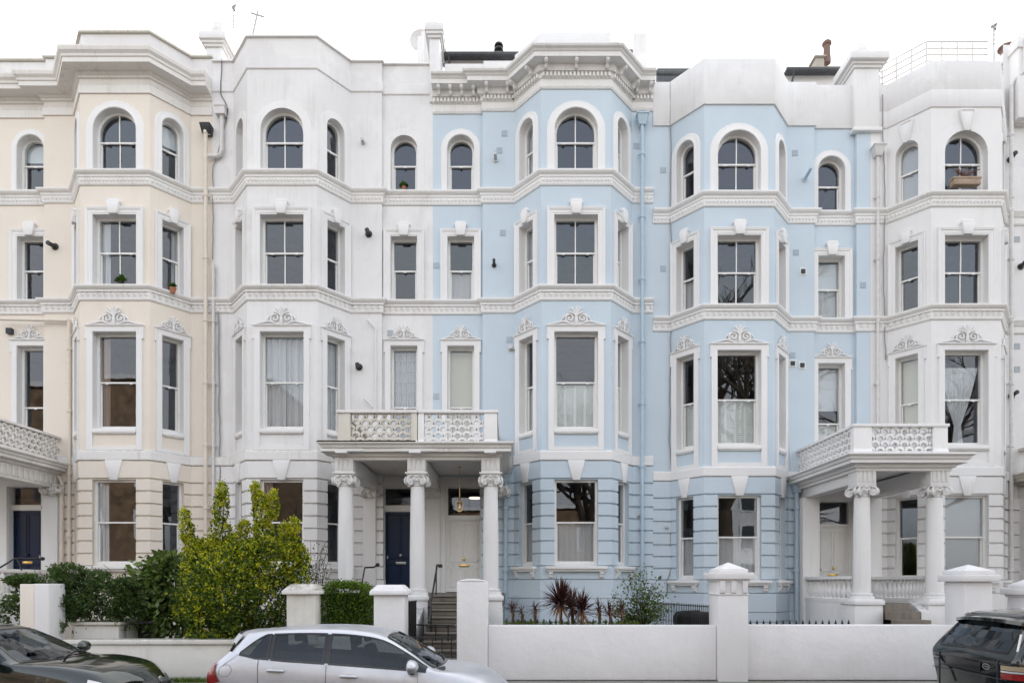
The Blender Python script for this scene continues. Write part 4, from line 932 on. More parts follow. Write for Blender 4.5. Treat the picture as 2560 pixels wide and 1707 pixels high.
T=thing('window_planter','pale wooden planter box with bare brown plant on a top floor window sill','planter',(x,y,z-.02))
m=MB(); m.box(x-.37,x+.37,y-.10,y+.10,z-.02,z+.13); m.box(x-.39,x+.39,y-.11,y+.11,z+.135,z+.19); m.build('box',M['wood'],T,bevel=.006)
R=random.Random(5); m=MB()
for k in range(70): a=R.uniform(0,2*pi); l=R.uniform(.15,.42); m.tube([(x+R.uniform(-.15,.15),y,z+.2),(x+l*.6*cos(a),y+.05*sin(a),z+.2+l*.5),(x+l*cos(a),y+.08*sin(a),z+.22+l*R.uniform(.3,.8))],.006,3)
m.build('bare_plant',plain('dry_stem',(.16,.09,.07),rough=.9),T,norm=False)
# ------------------------------------------------------------------ ground
def sheet(name,x0,x1,y0,y1,z,mat):
    m=MB(); m.add([(x0,y0,z),(x1,y0,z),(x1,y1,z),(x0,y1,z)],[(0,1,2,3)]); return m.build(name,mat,norm=False).tag(kind='structure')
M['asphalt']=plain('asphalt',(.055,.055,.058),rough=.85,var=.35,vscale=3,bump=.3,bscale=120)
M['paving']=plain('paving_stone',(.26,.25,.23),rough=.85,var=.3,vscale=2,bump=.2)
M['kerb']=plain('granite_kerb',(.30,.29,.28),rough=.8,var=.3,vscale=14)
M['soil']=plain('garden_soil',(.07,.055,.04),rough=.95,var=.5,vscale=5,bump=.6)
M['grassy']=plain('rough_ground',(.08,.085,.05),rough=.95,var=.5,vscale=.5)
sheet('ground',-600,600,-600,600,-.62,M['grassy'])
sheet('road',-120,120,-19.0,-9.5,-.12,M['asphalt'])
sheet('far_pavement',-120,120,-60,-19.0,.0,M['paving'])
m=MB(); m.box(-120,120,-9.5,-9.3,-.6,.0); m.build('kerb',M['kerb']).tag(kind='structure')
sheet('pavement',-120,120,-9.3,-6.75,.0,M['paving'])
sheet('garden_ground',-60,60,-6.75,0.3,.02,M['soil'])
m=MB(); m.box(X(1090,14.5),X(1205,14.0),-6.7,-5.6,.03,.36); m.build('path',M['paving']).tag(kind='structure')

# ------------------------------------------------------------------ garden walls and gate pillars
DW=13.2; YW=DW-20
def wallthing(x0,x1,y0,y1,z0,z1,label,mat='gwall',cop=None,cat='garden wall',capm=None):
    T=thing('garden_wall',label,cat,((x0+x1)/2,(y0+y1)/2,0))
    m=MB(); m.box(x0,x1,y0,y1,z0,z1); m.build('wall',M[mat],T,bevel=.018)
    if cop: m=MB(); m.box(x0-.02,x1+.02,y0-.05,y1+.05,z1+.001,z1+cop); m.build('coping',M[capm or mat],T,bevel=.015)
    return T
def pillar(px0,px1,d,ztop,label,cap='pyramid',mat='gwall',ov=.07,D=DW,capm=None):
    x0,x1=X(px0,D),X(px1,D); y0=D-20; T=thing('gate_pillar',label,'gate pillar',((x0+x1)/2,y0+d/2,0))
    h={'pyramid':.20,'round':.06,'fancy':.34,'big':.34}[cap]
    m=MB(); m.box(x0,x1,y0,y0+d,-.1,ztop-h); 
    if cap=='round':
        n=8; P=[(x0,ztop-h)]+[(x0+(x1-x0)*(k/n),ztop-h+h*sin(pi*k/n)**.6) for k in range(1,n)]+[(x1,ztop-h)]
        m.prism(lambda a,o,z:(a,y0+o,z),[(x0,ztop-h-.001)]+P[1:-1]+[(x1,ztop-h-.001)],0,d)
    m.build('shaft',M[mat],T,bevel=.02)
    if cap!='round':
        m=MB(); a0,a1,b0,b1=x0-ov,x1+ov,y0-ov,y0+d+ov; z=ztop-h+.001
        if cap=='pyramid':
            m.box(a0,a1,b0,b1,z,z+.07); c=((a0+a1)/2,(b0+b1)/2); q=.13
            m.hexa([(a0,b0,z+.071),(a1,b0,z+.071),(a1,b1,z+.071),(a0,b1,z+.071),(a0+q,b0+q,ztop),(a1-q,b0+q,ztop),(a1-q,b1-q,ztop),(a0+q,b1-q,ztop)])
        else:
            if cap=='fancy':
                m.box(x0-.02,x1+.02,y0-.02,y0+d+.02,z-.30,z-.27); 
                for x in(x0+.02,(x0+x1)/2-.05,x1-.12): m.box(x,x+.10,y0-.05,y0-.0,z-.26,z-.02)
                m.box(x0-.03,x1+.03,y0-.03,y0+d+.03,z-.04,z)
            m.box(a0-.02,a1+.02,b0-.02,b1+.02,z,z+.13)
            m.box(x0+.0,x1-.0,y0+.0,y0+d-.0,z+.131,z+.19) if cap=='fancy' else m.box(a0+.04,a1-.04,b0+.04,b1-.04,z+.131,z+.21)
            i=.0 if cap=='fancy' else -.03; zz=z+.19 if cap=='fancy' else z+.21; cx,cy=(x0+x1)/2,y0+d/2
            m.add([(x0+i,y0+i,zz),(x1-i,y0+i,zz),(x1-i,y0+d-i,zz),(x0+i,y0+d-i,zz),(cx,cy,ztop)],[(0,1,4),(1,2,4),(2,3,4),(3,0,4),(3,2,1,0)])
        m.build('cap',M[capm or mat],T,bevel=.012)
    return T
pillar(49,122,.55,Z(1457),'low gate pillar half beige half white with climber growing over its top, beside the dark car' ,'pyramid','gwall_old',ov=.0) if False else None
T=thing('gate_pillar','gate pillar with a beige half and a white half under the dark climber, left edge','gate pillar',(X(86,DW),YW+.3,0))
zt=Z(1459,DW)
m=MB(); m.box(X(49,DW),X(85,DW),YW,YW+.5,-.1,zt); m.build('beige_half',M['cream'],T,bevel=.015)
m=MB(); m.box(X(85,DW)+.002,X(122,DW),YW-.003,YW+.5,-.1,zt+.005); m.build('white_half',M['gwall'],T,bevel=.015)
wallthing(X(160,DW),X(800,DW),YW,YW+.28,-.1,Z(1610,DW),'low dirty white garden wall with flat coping under the big yellow-green shrub','gwall_old',.09)
pillar(716,788,.56,Z(1459,13.3),'square white gate pillar with stained cap between the big shrub and clipped hedge','pyramid','gwall_old',capm='trim_old')
pillar(934,1010,.56,Z(1461,13.3),'square white gate pillar with a clean cap, right of the clipped hedge')
wallthing(X(788,DW)+.01,X(934,DW)-.01,YW+.05,YW+.3,-.1,.85,'short low garden wall in front of the clipped hedge, behind the silver car','gwall')
pillar(1142,1219,.60,Z(1446,DW),'tall plain white wall end with a rounded top beside the garden steps','round')
xw0,xw1=X(1219,DW)+.004,X(1796,DW)-.004
wallthing(xw0,xw1,YW+.10,YW+.36,-.1,Z(1562.5,DW+.1),'long smooth white garden wall in front of the spiky red plants')
pillar(1796,1871,.64,Z(1404.5,13.5),'tallest white gate pillar with moulded cap, between the two long white walls','fancy')
wallthing(X(1871,DW)+.004,X(2412,DW)-.0,YW+.10,YW+.36,-.1,Z(1561.5,DW+.1),'long smooth white garden wall in front of the baluster portico','gwall')
pillar(2412,2482,.62,Z(1410,13.5),'white gate pillar with a broad hipped cap behind the black car','big')
wallthing(X(2482,DW)+.004,X(2620,DW),YW+.10,YW+.36,-.1,1.0,'short piece of white garden wall behind the black car at the right edge')
pillar(2574,2630,.6,Z(1443,13.5),'white gate pillar with moulded cap cut by the right edge','fancy')
# bin store block and dark lid behind the left wall
T=thing('bin_store','low white bin enclosure with stone coping and flat dark lid, left garden','bin store',(X(250,14.0),-5.8,0))
m=MB(); m.box(X(184,13.8),X(297,13.8),-6.2,-5.9,0,Z(1562,13.8)); m.box(X(297,13.8)-.3,X(297,13.8),-5.9,-5.2,0,Z(1562,13.8)-.002); m.build('wall',M['gwall_old'],T,bevel=.015)
m=MB(); m.box(X(184,13.8)-.04,X(297,13.8)+.05,-6.25,-5.85,Z(1562,13.8)+.001,Z(1556,13.8)+.02); m.build('coping',M['mossy'],T,bevel=.012)
m=MB(); m.box(X(250,14.5),X(400,14.5),-5.84,-4.6,Z(1562,14.5)+.05,Z(1562,14.5)+.10); m.build('lid',M['slate'],T,bevel=.01)
m=MB(); m.box(X(300,14.5),X(400,14.5),-5.5,-5.4,0,Z(1562,14.5)); m.build('timber_front',M['black'],T)

# ------------------------------------------------------------------ steps, rails, fences
def rail_pts(T,pts,r=.016): m=MB(); m.tube(pts,r,6); return m
T=thing('entrance_steps','worn dark stone steps rising to the white front door between white plinths','steps',(X(1150,15.5),-4.8,0))
x0,x1=X(1074,15.6),xs[2]-.24; z=.36; y=-5.95
m=MB()
R=random.Random(3)
nst=8
for k in range(nst):
    h=(1.6-.36)/nst; yy=-5.95+k*(2.45/nst)
    m.box(x0-.08*(k%2)*0,x1,yy,-3.4+.02*k*0,.36+h*k,.36+h*k+h-.045); m.box(x0-.02,x1,yy-.035,-3.41,.36+h*(k+1)-.044,.36+h*(k+1))
m.build('treads',M['stone'],T,bevel=.012)
T=thing('entrance_steps','stone steps rising to the blue door, half hidden by the clipped hedge','steps',(X(985,15.5),-4.8,0))
m=MB()
for k in range(8):
    h=(1.6-.36)/8; yy=-5.95+k*(2.45/8); m.box(xs[0]+.3,xs[1]-.3,yy,-3.4,.1,.36+h*(k+1))
m.build('treads',M['stone'],T,bevel=.012)
m=MB(); m.hexa([(xs[1]-.26,-5.9,0),(xs[1]+.20,-5.9,0),(xs[1]+.20,-3.43,0),(xs[1]-.26,-3.43,0),(xs[1]-.26,-5.9,.62),(xs[1]+.20,-5.9,.62),(xs[1]+.20,-3.43,1.30),(xs[1]-.26,-3.43,1.30)]); m.build('string_wall',M['white'],T,bevel=.02)
T=thing('entrance_steps','stone steps climbing behind the white garden wall to the single portico','steps',(X(2250,15.5),-4.2,0))
m=MB()
for k in range(7): 
    h=.2; yy=-5.3+k*.28; m.box(xe[0]+.36,xe[0]+1.45-.12*k*0-.08*k,yy,-2.9,.0,.1+h*(k+1)*.93)
m.build('treads',M['stone'],T,bevel=.012)
m=MB(); m.hexa([(xe[1]-.7,-3.9,0),(xe[1]-.5,-3.9,0),(xe[1]-.3,-3.0,0),(xe[1]-.5,-3.0,0),(xe[1]-.7,-3.9,1.2),(xe[1]-.5,-3.9,1.2),(xe[1]-.3,-3.0,1.45),(xe[1]-.5,-3.0,1.45)]); m.build('string_wall',M['white'],T)
# hand rails
def handrail(label,pts,drops):
    T=thing('handrail',label,'handrail',pts[0]); m=MB(); m.tube(pts,.022,8); m.lathe([(.0,-.05),(.05,-.03),(.055,0),(.05,.03),(0,.05)],pts[0],12); m.build('rail',M['iron'],T,smooth=50)
    for a,b in drops: m=MB(); m.tube([a,b],.018,6); m.build('post',M['iron'],T)
q=lambda px,py,D:(X(px,D),D-20,Z(py,D))
handrail('short black handrail beside the blue door',[q(944,1411,17.2),q(935,1417,17.2),q(912,1418,17.0)],[(q(912,1418,17.0),q(899,1490,16.4))])
handrail('long sloping black handrail beside the steps to the white door',[q(1101,1414,16.4),q(1093,1411,16.4),q(1079,1498,14.9),q(1073,1555,14.3)],[(q(1091,1413,16.35),q(1090,1507,16.3)),(q(1078,1500,14.9),(X(1078,14.9),-5.1,.3))])
handrail('black handrail leading up to the blue door behind the left climber',[q(106,1396,17.2),q(38,1395,17.0),q(0,1418,16.6),q(-30,1430,16.4)],[(q(42,1395,17.0),q(54,1425,17.0))])
def fence(name,label,cat,P0,P1,zb,zt,n,finial=False,r=.011,rails=(.08,.92),group=None,spear=True):
    T=thing(name,label,cat,((P0[0]+P1[0])/2,(P0[1]+P1[1])/2,zb),group); v0=Vector((P0[0],P0[1],0)); v1=Vector((P1[0],P1[1],0))
    m=MB()
    for k in rails: z=zb+(zt-zb)*k; m.tube([v0+Vector((0,0,z)),v1+Vector((0,0,z))],r*1.3,6)
    m.build('rails',M['iron'],T)
    for k in range(n):
        p=v0.lerp(v1,(k+.5)/n); m=MB(); m.tube([p+Vector((0,0,zb)),p+Vector((0,0,zt))],r,6)
        if finial: m.lathe([(r,0),(.03,.02),(.012,.03),(.028,.055),(0,.14)],(p.x,p.y,zt-.02),8)
        m.build('bar',M['iron'],T,norm=False)
    return T
fence('iron_gate','low black iron gate with plain bars at the foot of the garden steps','gate',(X(1000,13.6),-6.5),(X(1140,13.5),-6.45),.36,Z(1592,13.5),6,rails=(.0,.3,.99),r=.012)
fence('iron_railing','black iron railing of taller bars halfway down the steps to the white door','railing',(X(1012,14.6),-5.35),(X(1135,14.3),-5.6),.3,Z(1561,14.4),4,rails=(.985,),r=.014)
fence('iron_gate','black gate of close upright bars standing open beside the clean-capped pillar','gate',(X(1013,13.9),-6.1),(X(1041,14.9),-5.1),.3,Z(1503,14.0),11,rails=(.03,.99),r=.013)
fence('iron_railing','black spear-topped railing behind the spiky red plants','railing',(X(1258,14.6),-5.4),(X(1600,14.6),-5.4),.1,1.02,22,finial=True,r=.012)
fence('iron_railing','black spear-topped railing along the white wall before the baluster portico','railing',(X(1868,14.2),-5.8),(X(2130,14.2),-5.8),.1,1.02,16,finial=True,r=.013)
fence('iron_railing','tall fine-barred black railing beside the covered barbecue','railing',(X(1631,16.4),-3.6),(X(1775,14.0),-6.0),.2,Z(1503,16.4),34,rails=(.02,.97),r=.009)
fence('iron_railing','black bars just visible between the grass and the climber at the left edge','railing',(X(-20,14),-6),(X(45,14),-6),.1,1.0,5,r=.012)
T=thing('covered_barbecue','barbecue under a loose black cover behind the white wall, left of the tallest pillar','covered barbecue',(X(1740,15),-5,0))
R=random.Random(8); bm=bmesh.new(); bmesh.ops.create_grid(bm,x_segments=1,y_segments=1,size=.5); bm.free()
m=MB(); n=28; prof=[(.50,.0),(.49,.5),(.50,.86),(.47,.95),(.36,.985),(.0,1.0)]
rings=[]
for r,h in prof:
    ring=[]
    for k in range(n):
        a=2*pi*k/n; c=cos(a); s_=sin(a); f=(abs(c)**6+abs(s_)**6)**(-1/6)
        rr=r*f*(1+.035*sin(7*a+h*3)+.02*sin(13*a)) ; ring.append((X(1748,15)+rr*c*1.02,-5+rr*s_*.6,.28+h*(1-.05*(c>0)*c+.02*sin(5*a))))
    rings.append(ring)
m.add([p for r in rings for p in r],[(i*n+k,i*n+(k+1)%n,(i+1)*n+(k+1)%n,(i+1)*n+k) for i in range(len(prof)-1) for k in range(n)]+[tuple((len(prof)-1)*n+k for k in range(n))])
m.build('cover',plain('black_cover',(.008,.008,.009),rough=.6,bump=.8,bscale=7,spec=.25),T,smooth=60)
m=MB(); 
for sx in(-.35,.35): m.lathe([(.0,-.03),(.07,-.03),(.07,.03),(0,.03)],(X(1748,15)+sx,-5.25,.17),12,'y')
m.build('wheel',M['black'],T)

# ------------------------------------------------------------------ vegetation
from mathutils import noise as mnoise
def leafcloud(m,R,clumps,size,shape='leaf',up=.2,fold=.3,surf=.65,mi=None,thr=-.17):
    """clumps: (centre, radii, n); many little folded leaves through the outer part of every clump"""
    for c,rad,n in clumps:
        c=Vector(c)
        for _ in range(n):
            d=Vector((R.gauss(0,1),R.gauss(0,1),R.gauss(0,1))).normalized(); r=R.random()**(1/3); r=surf+(1-surf)*r if R.random()<.75 else r
            r*=1+.12*R.gauss(0,1)
            p=c+Vector((d.x*rad[0]*r,d.y*rad[1]*r,d.z*rad[2]*r))
            if p.z<.05: continue
            if mnoise.noise(p*2.6)+.5*mnoise.noise(p*6)<thr: continue
            a=(d+Vector((R.gauss(0,.6),R.gauss(0,.6),R.gauss(0,.6)+up))).normalized()
            b=a.cross(Vector((R.gauss(0,1),R.gauss(0,1),R.gauss(0,1)))).normalized(); nn=a.cross(b)
            L=size*R.uniform(.65,1.25); W=L*(.42 if shape=='leaf' else .26)
            if mi: m.cur=mi(p,d,R)
            m.add([p,p+a*L*.5+b*W+nn*W*fold,p+a*L,p+a*L*.5-b*W+nn*W*fold],[(0,1,2),(0,2,3)])
def limb(m,R,p,d,L,r,depth,tw=.35,gr=.0):
    pts=[p]; q=p
    n=4
    for k in range(n):
        d=(d+Vector((R.gauss(0,tw*.3),R.gauss(0,tw*.3),R.gauss(0,tw*.3)+gr))).normalized(); q=q+d*L/n; pts.append(q)
    m.tube(pts,r,6 if depth>2 else (5 if depth>1 else 3),cap=False,r1=r*.6)
    return pts,d
# big yellow-green shrub
M['leaf_y']=leafmat('yellow_leaf',(.19,.24,.015),(.42,.43,.02),(.68,.60,.05),trans=.45)
M['leaf_g']=leafmat('green_leaf',(.026,.058,.012),(.07,.125,.018),(.15,.21,.025))
M['leaf_d']=leafmat('dark_glossy_leaf',(.045,.085,.022),(.11,.165,.045),(.21,.27,.085),rough=.3)
M['leaf_j']=leafmat('climber_leaf',(.030,.062,.018),(.062,.115,.032),(.13,.18,.05))
M['leaf_h']=leafmat('hedge_leaf',(.03,.065,.010),(.075,.14,.018),(.24,.32,.03),rough=.4)
M['bark']=plain('bark',(.10,.075,.05),rough=.9,var=.4,vscale=20,bump=.5)
R=random.Random(11)
Ds=14.1; q2=lambda px,py,dy=0:(X(px,Ds),Ds-20+dy,Z(py,Ds))
T=thing('shrub','big loose yellow-green shrub with two upright spires spilling over the low wall','shrub',(X(615,Ds),Ds-20,0))
def P2(px,py,rx,rz,n,dy=0,ry=None): k=Ds/FX; rx*=1.08; return (q2(px,py,dy),(rx*k,(ry or rx*.8)*k,rz*k),n)
cl=[P2(625,1490,120,95,6500),P2(535,1500,85,95,3600,.1),P2(690,1500,75,100,3200),P2(560,1405,75,55,2800,.1),P2(680,1400,70,65,2800),P2(742,1430,34,60,900),P2(620,1410,60,60,2000,-.2),
 P2(505,1385,42,32,900),P2(470,1330,13,28,240),P2(462,1290,9,18,130),P2(480,1365,20,25,300),P2(552,1340,26,45,800),P2(553,1270,17,34,420),P2(556,1228,11,20,170),P2(530,1370,40,28,600),P2(600,1365,34,36,600),P2(612,1325,14,20,180),
 P2(660,1345,30,40,900),P2(657,1285,20,34,450),P2(640,1228,9,18,120),P2(650,1255,12,20,160),P2(684,1262,12,34,240),P2(722,1370,30,34,600),P2(735,1325,11,26,200),P2(712,1330,12,20,160),P2(755,1395,14,26,200),
 P2(500,1520,50,60,1800,-.1),P2(575,1530,80,70,2600,-.4),P2(570,1570,65,50,2400,-.2),P2(530,1605,42,24,900,-.45),P2(560,1600,30,30,500,-.4),P2(640,1570,80,45,2000),P2(590,1460,100,75,3600,-.35),P2(510,1430,45,55,1400,-.1)]
def ymi(p,d,R): 
    t=.10+.42*(p.z-1.4)/2+.22*d.z+.16*sin(p.x*6)*sin(p.z*5+p.x*3)-.15*d.y; return 1 if R.random()<t*.8 else 0
m=MB(); leafcloud(m,R,cl,.055,up=.5,mi=ymi,surf=.5,thr=-.27)
for _ in range(620):   # pale shoot tips
    c,rad,n=R.choice(cl); d=Vector((R.gauss(0,1),-abs(R.gauss(0,1)),R.gauss(.3,1))).normalized(); p=Vector(c)+Vector((d.x*rad[0],d.y*rad[1],d.z*rad[2]))*1.02
    for k in range(12):
        a=Vector((R.gauss(0,.7),R.gauss(0,.7),R.uniform(.1,1.2))).normalized(); b=a.cross(Vector((R.gauss(0,1),R.gauss(0,1),.2))).normalized(); s_=R.uniform(.035,.06); o=p+Vector((R.gauss(0,.03),R.gauss(0,.03),R.gauss(0,.04)))
        m.cur=1; m.add([o,o+a*s_*.5+b*s_*.4,o+a*s_,o+a*s_*.5-b*s_*.4],[(0,1,2),(0,2,3)])
m.cur=0
m.build('foliage',[M['leaf_g'],M['leaf_y']],T,norm=False)
m=MB()
for k in range(22):
    e=Vector(R.choice(cl)[0]); b=Vector((X(610+R.uniform(-30,30),Ds),Ds-20+R.uniform(-.1,.2),0)); pts=[b.lerp(e,t)+Vector((R.gauss(0,.05),R.gauss(0,.05),.15*sin(pi*t))) for t in(0,.25,.5,.75,1)]; m.tube(pts,.03,5,r1=.008)
m.build('stems',M['bark'],T,smooth=60)
# sparse twiggy bush right of it
T=thing('shrub','sparse twiggy bush with few leaves, right of the big yellow-green shrub','shrub',(X(790,14.6),-5.4,0))
m=MB(); lf=MB()
for k in range(16):
    b=Vector((X(765,14.6)+R.uniform(-.1,.1),-5.4,.6)); e=Vector((X(R.uniform(770,830),14.6),-5.4+R.uniform(-.3,.3),Z(R.uniform(1345,1450),14.6))); pts=[b.lerp(e,t)+Vector((R.gauss(0,.04),R.gauss(0,.03),R.gauss(0,.03))) for t in(0,.3,.6,.8,1)]; m.tube(pts,.010,4,r1=.003)
    for j in range(20):
        t=R.uniform(.4,1); p=b.lerp(e,t)+Vector((R.gauss(0,.05),R.gauss(0,.05),R.gauss(0,.05))); a=Vector((R.gauss(0,1),R.gauss(0,1),R.gauss(0,1))).normalized()*.05; c=a.cross(Vector((0,.3,1)))*.5; lf.add([p,p+a*.5+c,p+a,p+a*.5-c],[(0,1,2),(0,2,3)])
m.build('twigs',M['bark'],T,norm=False); lf.build('leaves',leafmat('thin_leaf',(.05,.05,.02),(.08,.10,.03),(.20,.13,.06)),T,norm=False)
# dark big-leaved shrub behind
T=thing('shrub','rounded dark shrub with large drooping leaves, left of the yellow-green shrub','shrub',(X(410,14.6),-5.3,0))
m=MB(); k=14.6/FX
g=lambda px,py,rx,rz,n,dy=0:((X(px,14.6),-5.3+dy,Z(py,14.6)),(rx*k,rx*.7*k,rz*k),n)
leafcloud(m,R,[g(425,1465,88,78,2000),g(400,1440,60,55,800,-.2),g(380,1500,45,70,700),g(430,1405,60,26,700),g(460,1560,90,60,1100),g(440,1520,70,70,900,-.3)],.15,shape='long',up=-.5,fold=.15); m.build('foliage',M['leaf_d'],T,norm=False)
m=MB()
for j in range(8): m.tube([(X(420,14.6),-5.3,0),(X(420+R.uniform(-30,30),14.6),-5.3,.8),(X(420+R.uniform(-60,60),14.6),-5.3+R.uniform(-.2,.2),1.7)],.025,5,r1=.01)
m.build('stems',M['bark'],T)
# climber over left pillar
T=thing('climbing_plant','dark feathery climber tumbling over the left gate pillar and the bin store','climber',(X(220,14.2),-5.8,0))
m=MB(); k=14.0/FX
g=lambda px,py,rx,rz,n,dy=0:((X(px,14.0),-6+dy,Z(py,14.0)),(rx*k,rx*.7*k,rz*k),n)
leafcloud(m,R,[(c,r,int(n*2.3)) for c,r,n in [g(200,1490,60,50,2000),g(270,1500,75,65,2800),g(325,1510,35,55,1200),g(150,1455,50,28,1300,-.2),g(100,1452,42,14,700,-.35),g(180,1530,30,50,1200,-.3),g(172,1570,14,36,400,-.45),g(165,1430,45,20,700),g(250,1512,75,30,1200),g(75,1450,25,8,200,-.4),g(240,1455,60,28,900),g(310,1470,30,22,400)]],.062,shape='long',up=-.1,surf=.5); m.build('foliage',M['leaf_j'],T,norm=False)
m=MB()
for j in range(26):
    px=R.uniform(80,330); py=R.uniform(1420,1460); m.tube([q(px,py+40,14),q(px+R.uniform(-12,12),py+5,14),q(px+R.uniform(-18,18),py-R.uniform(8,22),14)],.006,3)
m.build('stems',M['bark'],T,norm=False)
T=thing('shrub','small dark bush behind the railing at the very left','shrub',(X(15,14.8),-5.2,0)); m=MB(); leafcloud(m,R,[(q(20,1545,14.8),(.32,.25,.45),900),(q(45,1510,14.8),(.2,.2,.25),300)],.07); m.build('foliage',M['leaf_j'],T,norm=False)
m=MB(); m.tube([q(20,1640,14.8),q(20,1540,14.8)],.03,6); m.build('stem',M['bark'],T)
# clipped hedge
T=thing('hedge','box hedge clipped into a rounded block between two white gate pillars','hedge',(X(862,13.9),-6.1,0))
m=MB(); hx0,hx1,hy0,hy1,hz0,hz1=X(803,13.7),X(924,13.7),-6.4,-5.5,.25,Z(1462,13.7)
for _ in range(15000):
    f=R.random(); u=R.random(); v=R.random()
    if f<.5: p=Vector((hx0+(hx1-hx0)*u,hy0,hz0+(hz1-hz0)*v))
    elif f<.72: p=Vector((hx0+(hx1-hx0)*u,hy0+(hy1-hy0)*v,hz1))
    elif f<.86: p=Vector((hx0,hy0+(hy1-hy0)*u,hz0+(hz1-hz0)*v))
    else: p=Vector((hx1,hy0+(hy1-hy0)*u,hz0+(hz1-hz0)*v))
    c=Vector(((hx0+hx1)/2,(hy0+hy1)/2,hz1-.45)); d=p-c; 
    if p.z>hz1-.25: 
        s_=max(abs(d.x)/((hx1-hx0)/2),abs(p.z-(hz1-.25))/.25); 
        if abs(d.x)>(hx1-hx0)/2-.2: p.z-=.20*((abs(d.x)-((hx1-hx0)/2-.2))/.2)**2*(p.z-(hz1-.25))/.25
    p+=d.normalized()*R.gauss(-.03,.045)+Vector((0,0,.03*sin(p.x*5)))
    a=(d.normalized()+Vector((R.gauss(0,.7),R.gauss(0,.7),R.gauss(.2,.7)))).normalized(); b=a.cross(Vector((R.gauss(0,1),R.gauss(0,1),R.gauss(0,1)))).normalized(); L=R.uniform(.025,.045)
    m.add([p,p+a*L*.5+b*L*.4,p+a*L,p+a*L*.5-b*L*.4],[(0,1,2),(0,2,3)])
m.build('foliage',M['leaf_h'],T,norm=False)
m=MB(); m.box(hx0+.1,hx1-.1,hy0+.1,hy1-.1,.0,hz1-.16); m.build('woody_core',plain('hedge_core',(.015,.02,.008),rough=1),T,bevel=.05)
# spiky cordylines
M['cord']=leafmat('red_sword_leaf',(.03,.012,.013),(.07,.024,.026),(.12,.055,.04),rough=.45,trans=.2)
M['cord_dry']=leafmat('dry_sword_leaf',(.20,.10,.05),(.30,.16,.09),(.36,.22,.12),rough=.6,trans=.2)
def cordyline(px,py,D,Rr,n,label,seed,dry=8):
    R=random.Random(seed); x,y,z=X(px,D),D-20,Z(py,D); T=thing('cordyline',label,'spiky plant',(x,y,.5))
    m=MB(); m.tube([(x,y,.5),(x+.02,y,z)],.03,7); m.build('stem',M['bark'],T)
    m=MB()
    for k in range(n+dry):
        dr=k>=n; a=R.uniform(0,2*pi); e=R.uniform(-.15,1.45) if not dr else R.uniform(-1.2,-.5); L=Rr*R.uniform(.8,1.1)*(1 if not dr else .75); b=Vector((x,y,z+R.uniform(-.08,.08)))
        d=Vector((cos(a)*cos(e),sin(a)*cos(e),sin(e))); w=Vector((-sin(a),cos(a),0))*.016*(Rr/.45); sag=.22*cos(e)*L; m.cur=1 if dr else 0
        up=d.cross(w).normalized()*.008
        P=[b+d*L*t-Vector((0,0,sag*t*t)) for t in(0,.35,.7,1)]
        m.add([P[0]-w*.5,P[0]+w*.5,P[1]+w,P[1]-w,P[2]+w*.7,P[2]-w*.7,P[3],P[0]+up,P[1]+up,P[2]+up*.6],[(0,7,8,3),(7,1,2,8),(3,8,9,5),(8,2,4,9),(5,9,6),(9,4,6)])
    m.cur=0; m.build('leaves',[M['cord'],M['cord_dry']],T,norm=False); return T
cs=[(1280,1524,13.9,.27,40,'small red spiky plant, leftmost, beside the white column plinth'),(1304,1534,13.9,.17,22,'smallest red spiky plant, second from the left in the row'),(1336,1524,13.9,.22,28,'small red spiky plant left of the largest one'),
 (1400,1506,13.9,.56,150,'largest dark red spiky plant with dry hanging leaves, in front of the blue bay'),(1430,1516,14.3,.46,100,'dark spiky plant just right of the largest one, partly behind it'),(1455,1524,13.9,.42,100,'dark spiky plant with a wide head, third of the tall clump'),
 (1497,1526,13.9,.27,40,'small red spiky plant right of the tall clump'),(1524,1530,13.9,.27,40,'small red spiky plant between the tall clump and the leafy bush'),(1553,1524,13.9,.24,34,'red spiky plant with orange dry leaves next to the leafy bush')]
for i,(a,b,c,d,e,l) in enumerate(cs): T=cordyline(a,b,c,d,e,l,i+40,dry=16 if d>.3 else 6); T.tag(group='spiky plants along the white garden wall')
m=MB(); R=random.Random(9)
for _ in range(2600):
    px=R.choice((R.uniform(1262,1345),R.uniform(1480,1600),R.uniform(1345,1480))); p=Vector((X(px,13.8),R.uniform(-6.4,-5.9),R.uniform(.9,1.10+.03*sin(px*.2)))); a=Vector((R.gauss(0,1),R.gauss(0,1),R.gauss(.5,1))).normalized()*.05; b=a.cross(Vector((0,.4,1)))*.4
    m.add([p,p+a*.5+b,p+a,p+a*.5-b],[(0,1,2),(0,2,3)])
m.build('ground_cover',leafmat('groundcover_leaf',(.05,.08,.01),(.12,.17,.02),(.24,.28,.04)),norm=False).tag(kind='stuff',label='low yellow-green ground cover in the raised bed behind the white wall',cat='ground cover')
m=MB(); m.box(X(1225,13.6),X(1625,13.6),-6.42,-5.5,.0,.93); m.build('raised_bed',M['soil']).tag(kind='structure')
